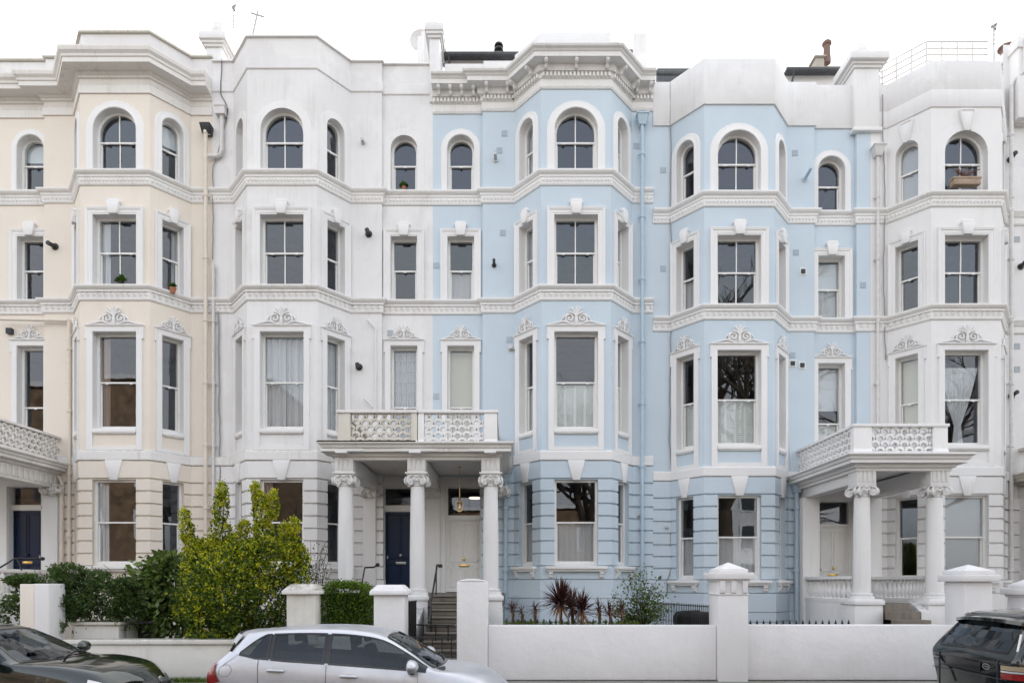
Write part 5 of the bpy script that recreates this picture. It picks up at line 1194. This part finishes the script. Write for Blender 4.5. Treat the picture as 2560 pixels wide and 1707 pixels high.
# leafy bush with thin stems
T=thing('shrub','slender dark leafy bush between the red spiky plants and the fine-barred railing','shrub',(X(1595,14.6),-5.4,.5))
m=MB(); tw=MB(); Rg=random.Random(21)
for k in range(34):
    b=Vector((X(1600,14.6),-5.4,.9)); e=Vector(q(*(Rg.choice([(Rg.gauss(1590,22),Rg.uniform(1422,1500)),(Rg.gauss(1600,38),Rg.uniform(1470,1560)),(Rg.uniform(1515,1560),Rg.uniform(1485,1550)),(Rg.uniform(1620,1655),Rg.uniform(1440,1550))])),14.6))+Vector((0,Rg.uniform(-.35,.35),0))
    pts=[b.lerp(e,t)+Vector((Rg.gauss(0,.04),Rg.gauss(0,.04),.08*sin(pi*t))) for t in(0,.3,.6,.8,1)]; tw.tube(pts,.010,4,r1=.003)
    for j in range(62):
        t=Rg.uniform(.25,1.05); p=b.lerp(e,t)+Vector((Rg.gauss(0,.07),Rg.gauss(0,.07),Rg.gauss(0,.07))); a=Vector((Rg.gauss(0,1),Rg.gauss(0,1),Rg.gauss(0,1))).normalized()*Rg.uniform(.05,.09); c=a.cross(Vector((Rg.gauss(0,1),.3,1))).normalized()*.022; m.add([p,p+a*.5+c,p+a,p+a*.5-c],[(0,1,2),(0,2,3)])
m.build('foliage',M['leaf_d'],T,norm=False); tw.build('stems',M['bark'],T,norm=False)
# weeds at the foot of the walls
m=MB(); R=random.Random(33)
for _ in range(1500):
    px=R.choice((R.gauss(470,40),R.uniform(380,600))); p=Vector((X(px,13.1),YW-.03-R.random()*.12,0)); h=R.uniform(.03,.13); d=Vector((R.gauss(0,.04),R.gauss(0,.03),h)); m.add([p+Vector((-.004,0,0)),p+Vector((.004,0,0)),p+d],[(0,1,2)])
m.build('weeds',M['leaf_h'],norm=False).tag(kind='stuff',label='weeds and grass along the foot of the low left garden wall',cat='weeds')

# ------------------------------------------------------------------ across the street, behind the camera: what the panes reflect
def baretree(label,x,y,h,seed,spread=1.0):
    R=random.Random(seed); T=thing('bare_tree',label,'tree',(x,y,0)); m=MB()
    def grow(p,d,L,r,dep):
        pts,d2=limb(m,R,p,d,L,r,dep,.45,.02)
        if dep==0: return
        n=3 if dep>1 else 5
        for k in range(n):
            t=R.uniform(.45,1) if k else 1; q_=pts[min(4,int(t*4))]; a=Vector((R.gauss(0,1),R.gauss(0,1),R.gauss(0,.5))).normalized()
            nd=(d2*1.0+a*.75*spread).normalized(); grow(q_,nd,L*R.uniform(.6,.82),r*.60,dep-1)
    b=Vector((x,y,0)); m.tube([b,b+Vector((.1,0,h*.12)),b+Vector((.05,.1,h*.25))],h*.024,10,r1=h*.018)
    tr=m.build('trunk',M['bark'],T,smooth=60); m=MB()
    for k in range(5): a=2*pi*k/5+R.random(); grow(b+Vector((.05,.1,h*.25)),Vector((cos(a)*.55*spread,sin(a)*.55*spread,1)).normalized(),h*.24,h*.014,5)
    m.build('branches',M['bark'],T,smooth=60,norm=False); return T
baretree('tall bare plane tree across the street, mirrored in the right blue bay',13.5,-25.5,26,3)
baretree('bare tree across the street, mirrored in the ground floor panes of the first blue bay',5.5,-31,19,5)
baretree('broad bare tree across the street mirrored in the left panes',-9,-30,13,8)
baretree('bare tree across the street at the far right',27,-28,19,13)
baretree('slim bare tree across the street at the far left',-19,-26,12,17)
M['brick']=plain('london_brick',(.34,.21,.12),rough=.9,var=.65,vscale=1.6,bump=.3)
def opp(label,x0,x1,y,h,mat,nx,ny):
    T=thing('house_opposite',label,'house',((x0+x1)/2,y-4,0)); m=MB(); m.box(x0,x1,y-9,y,0,h); m.build('wall',M[mat],T)
    m=MB(); m.box(x0-.2,x1+.2,y-9.2,y+.3,h+.001,h+.35); m.build('cornice',M['trim'],T)
    for i in range(nx):
        for j in range(ny):
            cx=x0+(x1-x0)*(i+.5)/nx; z0=1.5+j*(h-2)/ny
            m=MB(); m.box(cx-.75,cx+.75,y,y+.08,z0-.1,z0+2.2); w=m.build('window',M['trim'],T); m=MB(); m.box(cx-.55,cx+.55,y+.08,y+.09,z0+.05,z0+2.0); m.build('pane',M['hole'],w)
opp('tall brown brick house across the street, mirrored in the cream bay',-44,-19.5,-37,18.3,'brick',6,4)
opp('pale stucco house across the street, mirrored in the right white bay',19,36,-42,12,'white_wall',5,3)
opp('low brick house across the street behind the bare trees',-15,17,-48,9,'brick',8,2)
# ------------------------------------------------------------------ cars
def cr(p0,p1,p2,p3,t):
    return 0.5*((2*p1)+(p2-p0)*t+(2*p0-5*p1+4*p2-p3)*t*t+(3*p1-p0-3*p2+p3)*t*t*t)
class Body:
    def __init__(s,st): s.K=[[Vector(p) for p in row] for row in st]; s.n=len(st); s.m=len(st[0])
    def P(s,i,t,side=-1):
        i=max(0,min(s.n-1-1e-6,i)); t=max(0,min(s.m-1-1e-6,t)); a=int(i); f=i-a; b=int(t); g=t-b
        def row(r):
            r=max(0,min(s.n-1,r)); K=s.K[r]
            def k(j):
                if j<0: return K[0]
                if j>=s.m: q=K[2*(s.m-1)-j]; return Vector((q.x,-q.y,q.z))
                return K[j]
            return cr(k(b-1),k(b),k(b+1),k(b+2),g)
        p=cr(row(a-1),row(a),row(a+1),row(a+2),f)
        return Vector((p.x,p.y*side,p.z))
    def Nrm(s,i,t,side=-1):
        e=.02; a=s.P(i+e,t,side)-s.P(i-e,t,side); b=s.P(i,t+e,side)-s.P(i,t-e,side); n=a.cross(b)
        if n.length<1e-9: return Vector((0,side,0))
        n.normalize(); c=s.P(i,t,side); 
        if n.dot(Vector((c.x-s.K[-1][-1].x*.5,c.y*1.6,(c.z-.7)*2)))<0: n=-n
        return n
    def patch(s,mb,org,fi,n,m,off,side,th=0):
        """fi(a,b)->(i,t) for a,b in 0..1"""
        vs=[]
        for a in range(n+1):
            for b in range(m+1):
                i,t=fi(a/n,b/m); vs.append(org+s.P(i,t,side)+s.Nrm(i,t,side)*off)
        fs=[(a*(m+1)+b,(a+1)*(m+1)+b,(a+1)*(m+1)+b+1,a*(m+1)+b+1) for a in range(n) for b in range(m)]
        mb.add(vs,fs)
def car(name,label,org,spec):
    B=Body(spec['st']); org=Vector(org); T=thing(name,label,spec.get('cat','car'),org+Vector((spec['len']/2,0,0)))
    n=B.n; sw=spec['side']; ws=spec['screen']; rw=spec['rear']
    cuts=set()
    for a,b in sw: cuts|={a,b}
    cuts|=set(ws)|set(rw)
    ii=sorted(set([round(k/5,4) for k in range((n-1)*5+1)])|cuts)
    ii=[a for k,a in enumerate(ii) if a in cuts or all(abs(a-c)>.05 for c in cuts)]
    tlo,thi=spec['tlo'],spec['thi']
    def rows(i):
        lo,hi=tlo(i),thi(i)
        return [0,.4,.8,1.2,1.6,2,2.3,2.6,2.85,lo,lo+(hi-lo)/3,lo+(hi-lo)*2/3,hi,4.0,4.22,4.6,5,5.3,5.6,6]
    body=MB(); gls={}; nr=20
    grid={}
    for side in(-1,1):
        for a,i in enumerate(ii):
            for b,t in enumerate(rows(i)): grid[(side,a,b)]=org+B.P(i,t,side)
    def quad(mb,side,a,b): mb.add([grid[(side,a,b)],grid[(side,a+1,b)],grid[(side,a+1,b+1)],grid[(side,a,b+1)]],[(0,1,2,3)])
    pill={}
    for side in(-1,1):
        for a in range(len(ii)-1):
            mid=(ii[a]+ii[a+1])/2
            for b in range(nr-1):
                w=None
                if 9<=b<12:
                    for k,(s0,s1) in enumerate(sw):
                        if s0<mid<s1: w=('side_window',side,k)
                    if w is None and sw[0][0]<mid<sw[-1][1]: quad(pill.setdefault((side,sum(mid>s1 for s0,s1 in sw)),MB()),side,a,b); continue
                if b>=14:
                    if ws[0]<mid<ws[1]: w=('windscreen',0,0)
                    if rw[0]<mid<rw[1]: w=('rear_window',0,0)
                if w: quad(gls.setdefault(w,MB()),side,a,b)
                else: quad(body,side,a,b)
    # closed ends and floor
    for a in(0,len(ii)-1):
        for side in(-1,1):
            for b in range(nr-1):
                p,q=grid[(side,a,b)],grid[(side,a,b+1)]; body.add([p,q,Vector((q.x,org.y,q.z)),Vector((p.x,org.y,p.z))],[(0,1,2,3)])
    # weld
    me_=body
    Bo=body.build('body',spec['paint'],T,smooth=42)
    bm=bmesh.new(); bm.from_mesh(Bo.o.data); bmesh.ops.remove_doubles(bm,verts=bm.verts,dist=.0008); bmesh.ops.recalc_face_normals(bm,faces=bm.faces); bm.to_mesh(Bo.o.data); bm.free(); Bo.o.data.shade_smooth(); Bo.o.data.set_sharp_from_angle(angle=radians(42))
    for (nm,_,_),mb in gls.items():
        g=mb.build(nm,M[spec.get('glass','carglass')],T,smooth=60,norm=False)
    for pm in pill.values(): pm.build('window_pillar',M['gloss_black'],T,norm=False)
    # black rubber round the windows
    tr=MB()
    for side in(-1,1):
        for s0,s1 in sw:
            for f0 in(tlo,thi):
                B.patch(tr,org,lambda a,b,f0=f0,s0=s0,s1=s1:(s0-.03+(s1-s0+.06)*a,f0(s0+(s1-s0)*a)+(b-.5)*.07),14,1,.004,side)
            for s_ in(s0,s1):
                B.patch(tr,org,lambda a,b,s_=s_:(s_+(a-.5)*.06,tlo(s_)+(thi(s_)-tlo(s_))*b),1,6,.004,side)
        for s_ in(ws[0],ws[1],rw[0],rw[1]):
            B.patch(tr,org,lambda a,b,s_=s_:(s_+(a-.5)*.08,4.2+1.8*b),1,8,.004,side)
        for s_ in(ws,rw): B.patch(tr,org,lambda a,b,s_=s_:(s_[0]+(s_[1]-s_[0])*a,4.22+(b-.5)*.12),8,1,.004,side)
    tr.build('window_seals',M['gloss_black'],T,norm=False)
    # shut lines
    sm=MB()
    for side in(-1,1):
        for i0,t0,t1 in spec['seams']: B.patch(sm,org,lambda a,b,i0=i0,t0=t0,t1=t1:(i0(b) if callable(i0) else i0+(a-.5)*.016,t0+(t1-t0)*b) if not callable(i0) else (i0(b)+(a-.5)*.016,t0+(t1-t0)*b),1,14,.002,side)
        for i0,i1,t0 in spec.get('hseams',()): B.patch(sm,org,lambda a,b:(i0+(i1-i0)*a,t0+(b-.5)*.02),14,1,.002,side)
    sm.build('shut_lines',M['hole'],T,norm=False)
    for side in(-1,1):
        for (i,t,dx) in spec['handles']:
            h=MB(); c=org+B.P(i,t,side); nn=B.Nrm(i,t,side); 
            B.patch(h,org,lambda a,b:(i-.10+.2*a*spec.get('hw',1),t-.10+.20*b),4,3,.003,side); h.cur=1  # shade of the handle recess painted as a darker grey patch
            h.tube([c+Vector((-.10,0,.005))+nn*.012,c+Vector((-.07,0,.008))+nn*.04,c+Vector((.07,0,0))+nn*.042,c+Vector((.10,0,-.003))+nn*.015],.021,8); h.build('door_handle',[M['steel'],spec['paint']],T,smooth=60)
        # mirror
        i,t=spec['mirror']; c=org+B.P(i,t,side); m=MB(); s_=side
        rr=[]
        for k in range(9):
            a=pi*k/8; y=.14*cos(a); r=sin(a)*1.25
            rr.append([(c.x+.02+.085*r*cos(q_)*(1.0 if cos(q_)>0 else .5),c.y+s_*(.17-y),c.z+.07+.072*r*sin(q_)) for q_ in [2*pi*j/12 for j in range(12)]])
        m.add([p for r_ in rr for p in r_],[(k*12+j,k*12+(j+1)%12,(k+1)*12+(j+1)%12,(k+1)*12+j) for k in range(8) for j in range(12)])
        mr=m.build('mirror',spec['paint'],T,smooth=80); m=MB(); m.box(c.x-.02,c.x+.06,min(c.y,c.y+s_*.12),max(c.y,c.y+s_*.12),c.z-.035,c.z+.01); m.build('mirror_foot',M['gloss_black'],mr,bevel=.01)
    # wheels
    for wx in spec['wheels']:
        for side in(-1,1):
            y=org.y+side*(spec['hw_']-.12); R_=spec['wr']; m=MB()
            m.lathe([(R_*.62,-.11),(R_*.97,-.10),(R_,-.06),(R_,.06),(R_*.97,.10),(R_*.62,.11)],(org.x+wx,y,org.z+R_),28,'y'); w=m.build('wheel',M['black'],T,smooth=40)
            m=MB(); m.lathe([(0,side*.05),(R_*.15,side*.06),(R_*.6,side*.085),(R_*.64,side*.10),(R_*.60,-side*.1),(0,-side*.1)],(org.x+wx,y,org.z+R_),28,'y'); m.build('rim',M['steel'],w,smooth=40)
            m=MB(); m.lathe([(0,0),(R_*1.12,0),(R_*1.12,side*.012),(0,side*.012)],(org.x+wx,org.y+side*(spec['hw_']-.008),org.z+R_+.02),28,'y'); m.build('wheel_arch',M['hole'],T)
    # interior
    L=spec['len']; m=MB(); m.box(org.x+.3,org.x+L-1.0,org.y-.62,org.y+.62,org.z+.3,org.z+.55); 
    for x in spec['seats']:
        for y in(-.36,.36):
            m.box(org.x+x,org.x+x+.5,org.y+y-.24,org.y+y+.24,org.z+.55,org.z+.68)
            m.hexa([(org.x+x-.02,org.y+y-.23,org.z+.6),(org.x+x+.12,org.y+y-.23,org.z+.6),(org.x+x+.12,org.y+y+.23,org.z+.6),(org.x+x-.02,org.y+y+.23,org.z+.6),(org.x+x-.18,org.y+y-.2,org.z+1.13),(org.x+x-.08,org.y+y-.2,org.z+1.13),(org.x+x-.08,org.y+y+.2,org.z+1.13),(org.x+x-.18,org.y+y+.2,org.z+1.13)])
            m.box(org.x+x-.19,org.x+x-.10,org.y+y-.12,org.y+y+.12,org.z+1.17,org.z+1.34)
    m.build('seats',M['seat'],T,bevel=.03)
    m=MB(); dx=spec['dash']; m.box(org.x+dx,org.x+dx+.5,org.y-.66,org.y+.66,org.z+.6,org.z+.90); m.build('dashboard',M['black'],T,bevel=.04)
    m=MB(); c=Vector((org.x+dx-.12,org.y+.36*spec.get('rhd',-1),org.z+.90)); m.tube([c+Vector((.06*sin(a)*1.2,.18*cos(a),.17*sin(a))) for a in [2*pi*k/20 for k in range(21)]],.014,6); m.tube([c,c+Vector((.2,0,-.06))],.03,6); m.build('steering_wheel',M['black'],T,smooth=60)
    return T,B,org
def paint(name,col,metal,rough,coat=1.0,flake=.0):
    m,nt,out=newmat(name); b=N(nt,'BsdfPrincipled',Roughness=rough,Metallic=metal); b.inputs['Base Color'].default_value=tuple(col)+(1,); b.inputs['Coat Weight'].default_value=coat; b.inputs['Coat Roughness'].default_value=.03
    p=worldpos(nt); c=ramp(nt,noise(nt,p,2.2,5,.7),[(.35,tuple(x*.90 for x in col)),(.7,col)]); lk(nt,c,b.inputs['Base Color'])
    r=ramp(nt,noise(nt,p,6,4),[(.3,rough*.8),(.75,rough*1.35)]); lk(nt,r,b.inputs['Roughness']); lk(nt,b.outputs[0],out.inputs[0]); return m
M['gloss_black']=plain('gloss_black_trim',(.012,.012,.013),rough=.15,var=.05)
M['seat']=plain('seat_cloth',(.045,.045,.05),rough=.9)
M['red_lens']=plain('red_lens',(.26,.008,.007),rough=.08,var=.2,coat=1)
M['clear_lens']=plain('clear_lens',(.75,.72,.70),rough=.08,coat=1,metal=.4)
M['amber_lens']=plain('amber_lens',(.38,.29,.19),rough=.15,coat=1)
SIL=paint('silver_car_paint',(.58,.59,.63),.6,.42,coat=.35); DRK=paint('dark_green_car_paint',(.012,.020,.018),.3,.15); BLK=paint('black_green_car_paint',(.008,.013,.014),.3,.15)
def stn(xl,yl,xb,yb,zb,xr,yr,zr,xc,zc,zs=.22):
    return [(xl,yl-.08,zs),(xl,yl-.01,zs+.13),(xl+(xb-xl)*.4,yl+.005,zs+(zb-zs)*.60),(xb,yb,zb),(xr,yr,zr),((xr+xc)/2+(xc-xr)*.25,yr*.58,zc-.012-(0 if abs(zc-zr)<.2 else 0)),(xc,0,zc)]
# silver hatchback
st=[stn(.10,.66,.03,.66,.74,.0,.50,.78,-.02,.80,.30),
    stn(.20,.79,.14,.775,.95,.42,.55,1.28,.26,1.345),
    stn(.60,.825,.58,.80,1.03,.60,.585,1.375,.58,1.405),
    stn(1.1,.84,1.1,.815,.99,1.1,.60,1.41,1.1,1.44),
    stn(1.6,.84,1.6,.82,.955,1.6,.60,1.41,1.6,1.445),
    stn(2.0,.84,2.0,.82,.925,2.0,.59,1.38,1.98,1.42),
    stn(2.35,.84,2.35,.815,.90,2.33,.585,1.305,2.28,1.36),
    stn(2.70,.84,2.68,.81,.88,2.66,.64,1.12,2.68,1.16),
    stn(2.98,.835,2.95,.795,.86,2.98,.70,.915,3.10,.94),
    stn(3.30,.83,3.28,.77,.81,3.32,.60,.875,3.42,.885),
    stn(3.62,.80,3.60,.71,.73,3.65,.50,.79,3.76,.79),
    stn(3.82,.66,3.80,.58,.60,3.86,.38,.63,3.95,.62,.30)]
st=[[(p[0],p[1],p[2]*.972) for p in r] for r in st]
tlo=lambda i:3.12+max(0,(2.2-i))*.35
thi=lambda i:3.90-max(0,2.4-i)*.9
spec=dict(st=st,len=3.97,side=[(1.76,2.52),(2.62,3.93),(4.10,7.75)],screen=(6.12,7.93),rear=(.35,.9),tlo=tlo,thi=thi,paint=SIL,
    seams=[(2.3,1.0,3.12),(4.02,.5,3.08),(7.35,.5,3.0)],handles=[(2.75,2.72,0),(4.75,2.70,0)],mirror=(7.05,3.12),wheels=(.72,3.18),wr=.30,hw_=.84,seats=(1.05,2.05),dash=2.62)
xc0=X(512,8.95)
T,B,og=car('parked_car','silver hatchback parked at the kerb in front of the shrub and hedge',(xc0+.0,-10.35,-.12),spec)
m=MB()
tl=m; 
for side in(-1,1):
    m=MB(); B.patch(m,og,lambda a,b:(.34+.1*b+(.92-.28*b)*a,2.32+.86*b),8,6,.016,side); m.build('tail_light',M['red_lens'],T,smooth=60)
    m=MB(); B.patch(m,og,lambda a,b:(9.9+.9*a,2.3+.62*b),8,6,.012,side); m.build('headlight',M['clear_lens'],T,smooth=60)
m=MB(); 
N_=20; cc=(1.45,2.72)
for k in range(N_):
    a0,a1=2*pi*k/N_,2*pi*(k+1)/N_; vs=[]
    for a,r in((a0,1),(a1,1),(a1,.95),(a0,.95)): i,t=cc[0]+.185*r*cos(a),cc[1]+.25*r*sin(a); vs.append(og+B.P(i,t,-1)+B.Nrm(i,t,-1)*.003)
    m.add(vs,[(0,1,2,3)])
m.build('fuel_flap',M['hole'],T,norm=False)
m=MB()
for side in(-1,1): B.patch(m,og,lambda a,b:(.80+.28*a,4.05+1.95*b),3,10,.028,side)
m.build('roof_spoiler',SIL,T,smooth=60)
m=MB(); m.tube([og+Vector((3.02,-.5,.94)),og+Vector((2.95,-.1,.965)),og+Vector((2.9,.3,.975))],.010,5); m.tube([og+Vector((3.05,.0,.945)),og+Vector((3.0,.3,.965)),og+Vector((2.92,.62,.955))],.010,5); m.build('windscreen_wiper',M['black'],T)
# dark car on the left
def sc(p,L,oldL=3.97): return p
st=[stn(.12,.66,.05,.68,.78,.0,.55,.95,-.02,.97,.30),
    stn(.25,.83,.25,.80,.98,.40,.60,1.10,.30,1.14),
    stn(.60,.87,.60,.83,1.00,.75,.60,1.27,.70,1.31),
    stn(1.1,.885,1.1,.84,.985,1.15,.60,1.37,1.1,1.41),
    stn(1.5,.89,1.5,.845,.97,1.5,.60,1.39,1.5,1.435),
    stn(1.85,.89,1.85,.845,.955,1.80,.60,1.375,1.80,1.425),
    stn(2.2,.89,2.2,.84,.945,2.10,.60,1.31,2.08,1.385),
    stn(2.55,.885,2.50,.835,.935,2.48,.66,1.15,2.62,1.18),
    stn(2.85,.885,2.75,.82,.925,2.82,.74,.965,3.15,.985),
    stn(3.35,.88,3.30,.80,.88,3.35,.66,.945,3.50,.955),
    stn(3.85,.86,3.80,.75,.80,3.85,.56,.86,4.02,.865),
    stn(4.10,.70,4.06,.62,.66,4.12,.42,.70,4.28,.69,.30)]
spec=dict(st=st,len=4.3,side=[(1.5,3.0),(3.1,4.6),(4.75,7.6)],screen=(6.1,7.93),rear=(1.05,2.1),tlo=lambda i:3.12,thi=lambda i:3.90,paint=DRK,
    seams=[(3.05,.5,3.05),(4.67,.5,3.08),(7.5,.5,3.0)],handles=[(3.4,2.5,0),(5.0,2.5,0)],mirror=(7.3,3.15),wheels=(.8,3.42),wr=.32,hw_=.885,seats=(1.1,2.05),dash=2.6)
xn=-4.92
T,B,og=car('parked_car','dark green-black car at the lower left corner, showing bonnet and windscreen',(xn-4.3,-10.35,-.12),spec)
m=MB()
for side in(-1,1):
    m=MB(); B.patch(m,og,lambda a,b:(9.9+1.0*a,2.30+.45*b),10,6,.012,side); m.build('headlight',M['clear_lens'],T,smooth=60)
m=MB(); m.lathe([(0,0),(.035,.002),(.04,.0)],og+Vector((4.285,0,.67)),14,'x'); m.lathe([(.04,-.01),(.048,.004),(.04,.012)],og+Vector((4.285,0,.67)),14,'x'); m.build('badge',M['steel'],T)
m=MB(); m.box(og.x+4.27,og.x+4.30,og.y-.35,og.y+.35,og.z+.38,og.z+.62); m.build('grille',M['gloss_black'],T,bevel=.01)
m=MB(); m.hexa([og+Vector(p) for p in((2.45,-.42,.93),(2.85,-.42,.95),(2.85,-.12,.95),(2.45,-.12,.93),(2.45,-.42,.94),(2.85,-.42,.955),(2.85,-.12,.955),(2.45,-.12,.94))]); m.build('paper_sheet',M['wblind'],T)
m=MB(); B.patch(m,og,lambda a,b:(7.05+.25*a,5.1+.5*b),3,3,-.01,-1); m.build('parking_permit',plain('permit',(.55,.56,.50)),T,norm=False)
m=MB(); m.tube([og+Vector((3.18,-.45,.985)),og+Vector((3.0,.1,1.03)),og+Vector((2.9,.5,1.04))],.010,5); m.build('windscreen_wiper',M['black'],T)
# black SUV, seen from behind its tail
st=[stn(.10,.80,.03,.80,.84,.02,.70,.90,.0,.92,.35),
    stn(.16,.90,.06,.88,1.00,.05,.76,1.04,.03,1.06,.35),
    stn(.30,.95,.20,.91,1.05,.42,.70,1.50,.34,1.54),
    stn(.70,.97,.70,.92,1.08,.75,.70,1.56,.72,1.61),
    stn(1.2,.98,1.2,.93,1.07,1.2,.71,1.59,1.2,1.64),
    stn(1.8,.98,1.8,.93,1.06,1.8,.71,1.60,1.8,1.66),
    stn(2.4,.98,2.4,.93,1.05,2.4,.70,1.57,2.38,1.63),
    stn(2.9,.975,2.9,.92,1.03,2.85,.73,1.36,2.88,1.42),
    stn(3.25,.97,3.2,.91,1.02,3.25,.80,1.08,3.35,1.11),
    stn(3.7,.96,3.65,.88,.98,3.7,.74,1.05,3.8,1.07),
    stn(4.1,.94,4.1,.82,.90,4.1,.62,.97,4.2,.98),
    stn(4.3,.78,4.26,.70,.75,4.3,.5,.78,4.38,.78,.35)]
spec=dict(st=st,len=4.4,side=[(2.45,3.75),(3.85,5.3),(5.4,7.6)],screen=(6.1,7.93),rear=(1.12,1.90),tlo=lambda i:3.10,thi=lambda i:3.88,paint=BLK,cat='car',
    seams=[(3.8,.5,3.05),(5.35,.5,3.08),(7.5,.5,3.0)],handles=[(4.1,2.55,0),(5.6,2.55,0)],mirror=(7.2,3.15),wheels=(.85,3.5),wr=.36,hw_=.97,seats=(1.3,2.3),dash=2.9,glass='darkglass')
T,B,og=car('parked_car','black sport utility car seen from its tail at the lower right corner',(6.42,-10.28,-.12),spec)
for side in(-1,1):
    pth=[(-.016,-.70),(-.012,-.77),(.015,-.86),(.09,-.93),(.25,-.972),(.48,-.992)]
    for nm,mt,z0,z1 in(('tail_light','red_lens',.76,.835),('reversing_light','clear_lens',.845,.868),('tail_light','amber_lens',.878,.935)):
        m=MB()
        for (x0,y0),(x1,y1) in list(zip(pth[:-1],pth[1:]))[0 if side<0 else 4:]: m.hexa([og+Vector(p) for p in((x0,-side*y0,z0),(x1,-side*y1,z0),(x1+.06,-side*y1*.95,z0),(x0+.06,-side*y0*.95,z0),(x0,-side*y0,z1),(x1,-side*y1,z1),(x1+.06,-side*y1*.95,z1),(x0+.06,-side*y0*.95,z1))])
        m.build(nm,M[mt],T,smooth=60)
def rear(m,y0,y1,z0,z1,o=0.0):
    # flat pieces on the tail, following the lean of the tailgate
    def p(y,z): x=.0+(.012 if z<.9 else .012+.03*(z-.9)/.1)-o-.02+abs(y)**3*.05; return og+Vector((x,y,z))
    nn=8; vs=[]
    for k in range(nn+1): y=y0+(y1-y0)*k/nn; vs+= [p(y,z0),p(y,z1)]
    m.add(vs,[(2*k,2*k+1,2*k+3,2*k+2) for k in range(nn)])
m=MB()
for side in(-1,1): B.patch(m,og,lambda a,b:(1.93+.12*a,4.1+1.9*b),2,10,.02,side); 
Yk=(-.70,-.66,-.35,0,.35,.66,.70); top=[];bot=[];edge=[];low=[]
for y in Yk:
    c=1-(abs(y)/.7)**3; e_=.05*(abs(y)>.68)
    top.append(og+Vector((.62,y*.97,1.55+.045*c))); edge.append(og+Vector((.30-.10*c+e_,y,1.490+.04*c-e_*.3))); low.append(og+Vector((.29-.10*c+e_,y,1.445+.04*c-e_*.3))); bot.append(og+Vector((.45,y*.98,1.50+.03*c)))
nk=len(Yk)
for A_,B_ in((top,edge),(edge,low),(low,bot)):
    m.add(A_+B_,[(k,k+1,nk+k+1,nk+k) for k in range(nk-1)])
for k in(0,nk-1): m.add([top[k],edge[k],low[k],bot[k]],[(0,1,2,3)])
m.build('roof_spoiler',BLK,T,smooth=50)
m=MB(); m.tube([og+Vector((.12,-.82,1.12)),og+Vector((.20,-.775,1.34))],.014,6); m.build('pillar_highlight',M['sash'],T)  # bright highlight on the rear pillar, put in as a thin white tube
m=MB(); 
for k in range(24):
    a0,a1=2*pi*k/24,2*pi*(k+1)/24; c=Vector((-.015,-.42,.885))
    m.add([og+c+Vector((0,.075*cos(a),.04*sin(a)))*r for a,r in((a0,1),)] + [og+c+Vector((0,.075*cos(a1),.04*sin(a1))),og+c+Vector((0,.062*cos(a1),.03*sin(a1))),og+c+Vector((0,.062*cos(a0),.03*sin(a0)))] ,[(0,1,2,3)])
for k in range(4): m.add([og+c+Vector((-.001,y,z)) for y,z in((-.045+k*.024,-.006),(-.03+k*.024,-.006),(-.03+k*.024,.008),(-.045+k*.024,.008))],[(0,1,2,3)])
m.build('badge',M['steel'],T,norm=False)
m=MB(); m.hexa([og+Vector((x,y,z)) for x,y,z in((-.012,-.30,.80),(.01,-.30,.80),(.01,.45,.80),(-.012,.45,.80),(-.012,-.30,.96),(.01,-.30,.96),(.01,.45,.96),(-.012,.45,.96))]); m.build('number_plate_recess',M['gloss_black'],T,bevel=.006)
m=MB()
for y in(-.62,.62): m.box(og.x-.006,og.x+.02,og.y+y-.004,og.y+y+.004,og.z+.5,og.z+.99)
m.box(og.x-.004,og.x+.02,og.y-.78,og.y+.78,og.z+.745,og.z+.752); m.build('tailgate_gap',M['hole'],T)
m=MB(); m.box(og.x-.03,og.x+.0,og.y+.60,og.y+.72,og.z+.90,og.z+.915); m.build('trim_strip',M['steel'],T)

# ------------------------------------------------------------------ camera, light, sky
sc_=bpy.context.scene
cam=bpy.data.cameras.new('camera'); co=bpy.data.objects.new('camera',cam); C.objects.link(co)
co.location=(0,-20,EYE); co.rotation_euler=(radians(90),0,0); cam.sensor_width=36; cam.lens=36*FX/2560; cam.shift_y=(HZ-853.5)/2560; cam.clip_end=3000; cam.clip_start=.05
sc_.camera=co
w=bpy.data.worlds.new('World'); sc_.world=w; w.use_nodes=True; nt=w.node_tree; nt.nodes.clear()
out=nt.nodes.new('ShaderNodeOutputWorld'); bg=nt.nodes.new('ShaderNodeBackground'); sky=nt.nodes.new('ShaderNodeTexSky')
sky.sky_type='NISHITA'; sky.sun_disc=False; EL,AZ=radians(34),radians(28)
sky.sun_elevation=EL; sky.sun_rotation=AZ; sky.air_density=1.0; sky.dust_density=4.0; sky.ozone_density=1.0
hs=nt.nodes.new('ShaderNodeHueSaturation'); hs.inputs['Saturation'].default_value=.30
nt.links.new(sky.outputs[0],hs.inputs['Color']); dk=nt.nodes.new('ShaderNodeMix'); dk.data_type='RGBA'; dk.blend_type='DARKEN'; dk.inputs[0].default_value=1; dk.inputs[7].default_value=(2.9,2.9,2.9,1); nt.links.new(hs.outputs[0],dk.inputs[6]); nt.links.new(dk.outputs[2],bg.inputs[0]); bg.inputs[1].default_value=.15; nt.links.new(bg.outputs[0],out.inputs[0])
sd=bpy.data.lights.new('sun','SUN'); sd.energy=2.0; sd.angle=radians(2); sd.color=(1,.96,.9); so=bpy.data.objects.new('sun',sd); C.objects.link(so)
d=Vector((sin(AZ)*cos(EL),cos(AZ)*cos(EL),sin(EL))); so.rotation_euler=d.to_track_quat('Z','Y').to_euler(); so.location=(10,20,30)
vs=sc_.view_settings; vs.view_transform='Standard'; vs.look='None'; vs.gamma=1; vs.exposure=2.33
sc_.render.engine='CYCLES'; sc_.cycles.max_bounces=8; sc_.cycles.transparent_max_bounces=24; sc_.cycles.caustics_reflective=False; sc_.cycles.caustics_refractive=False
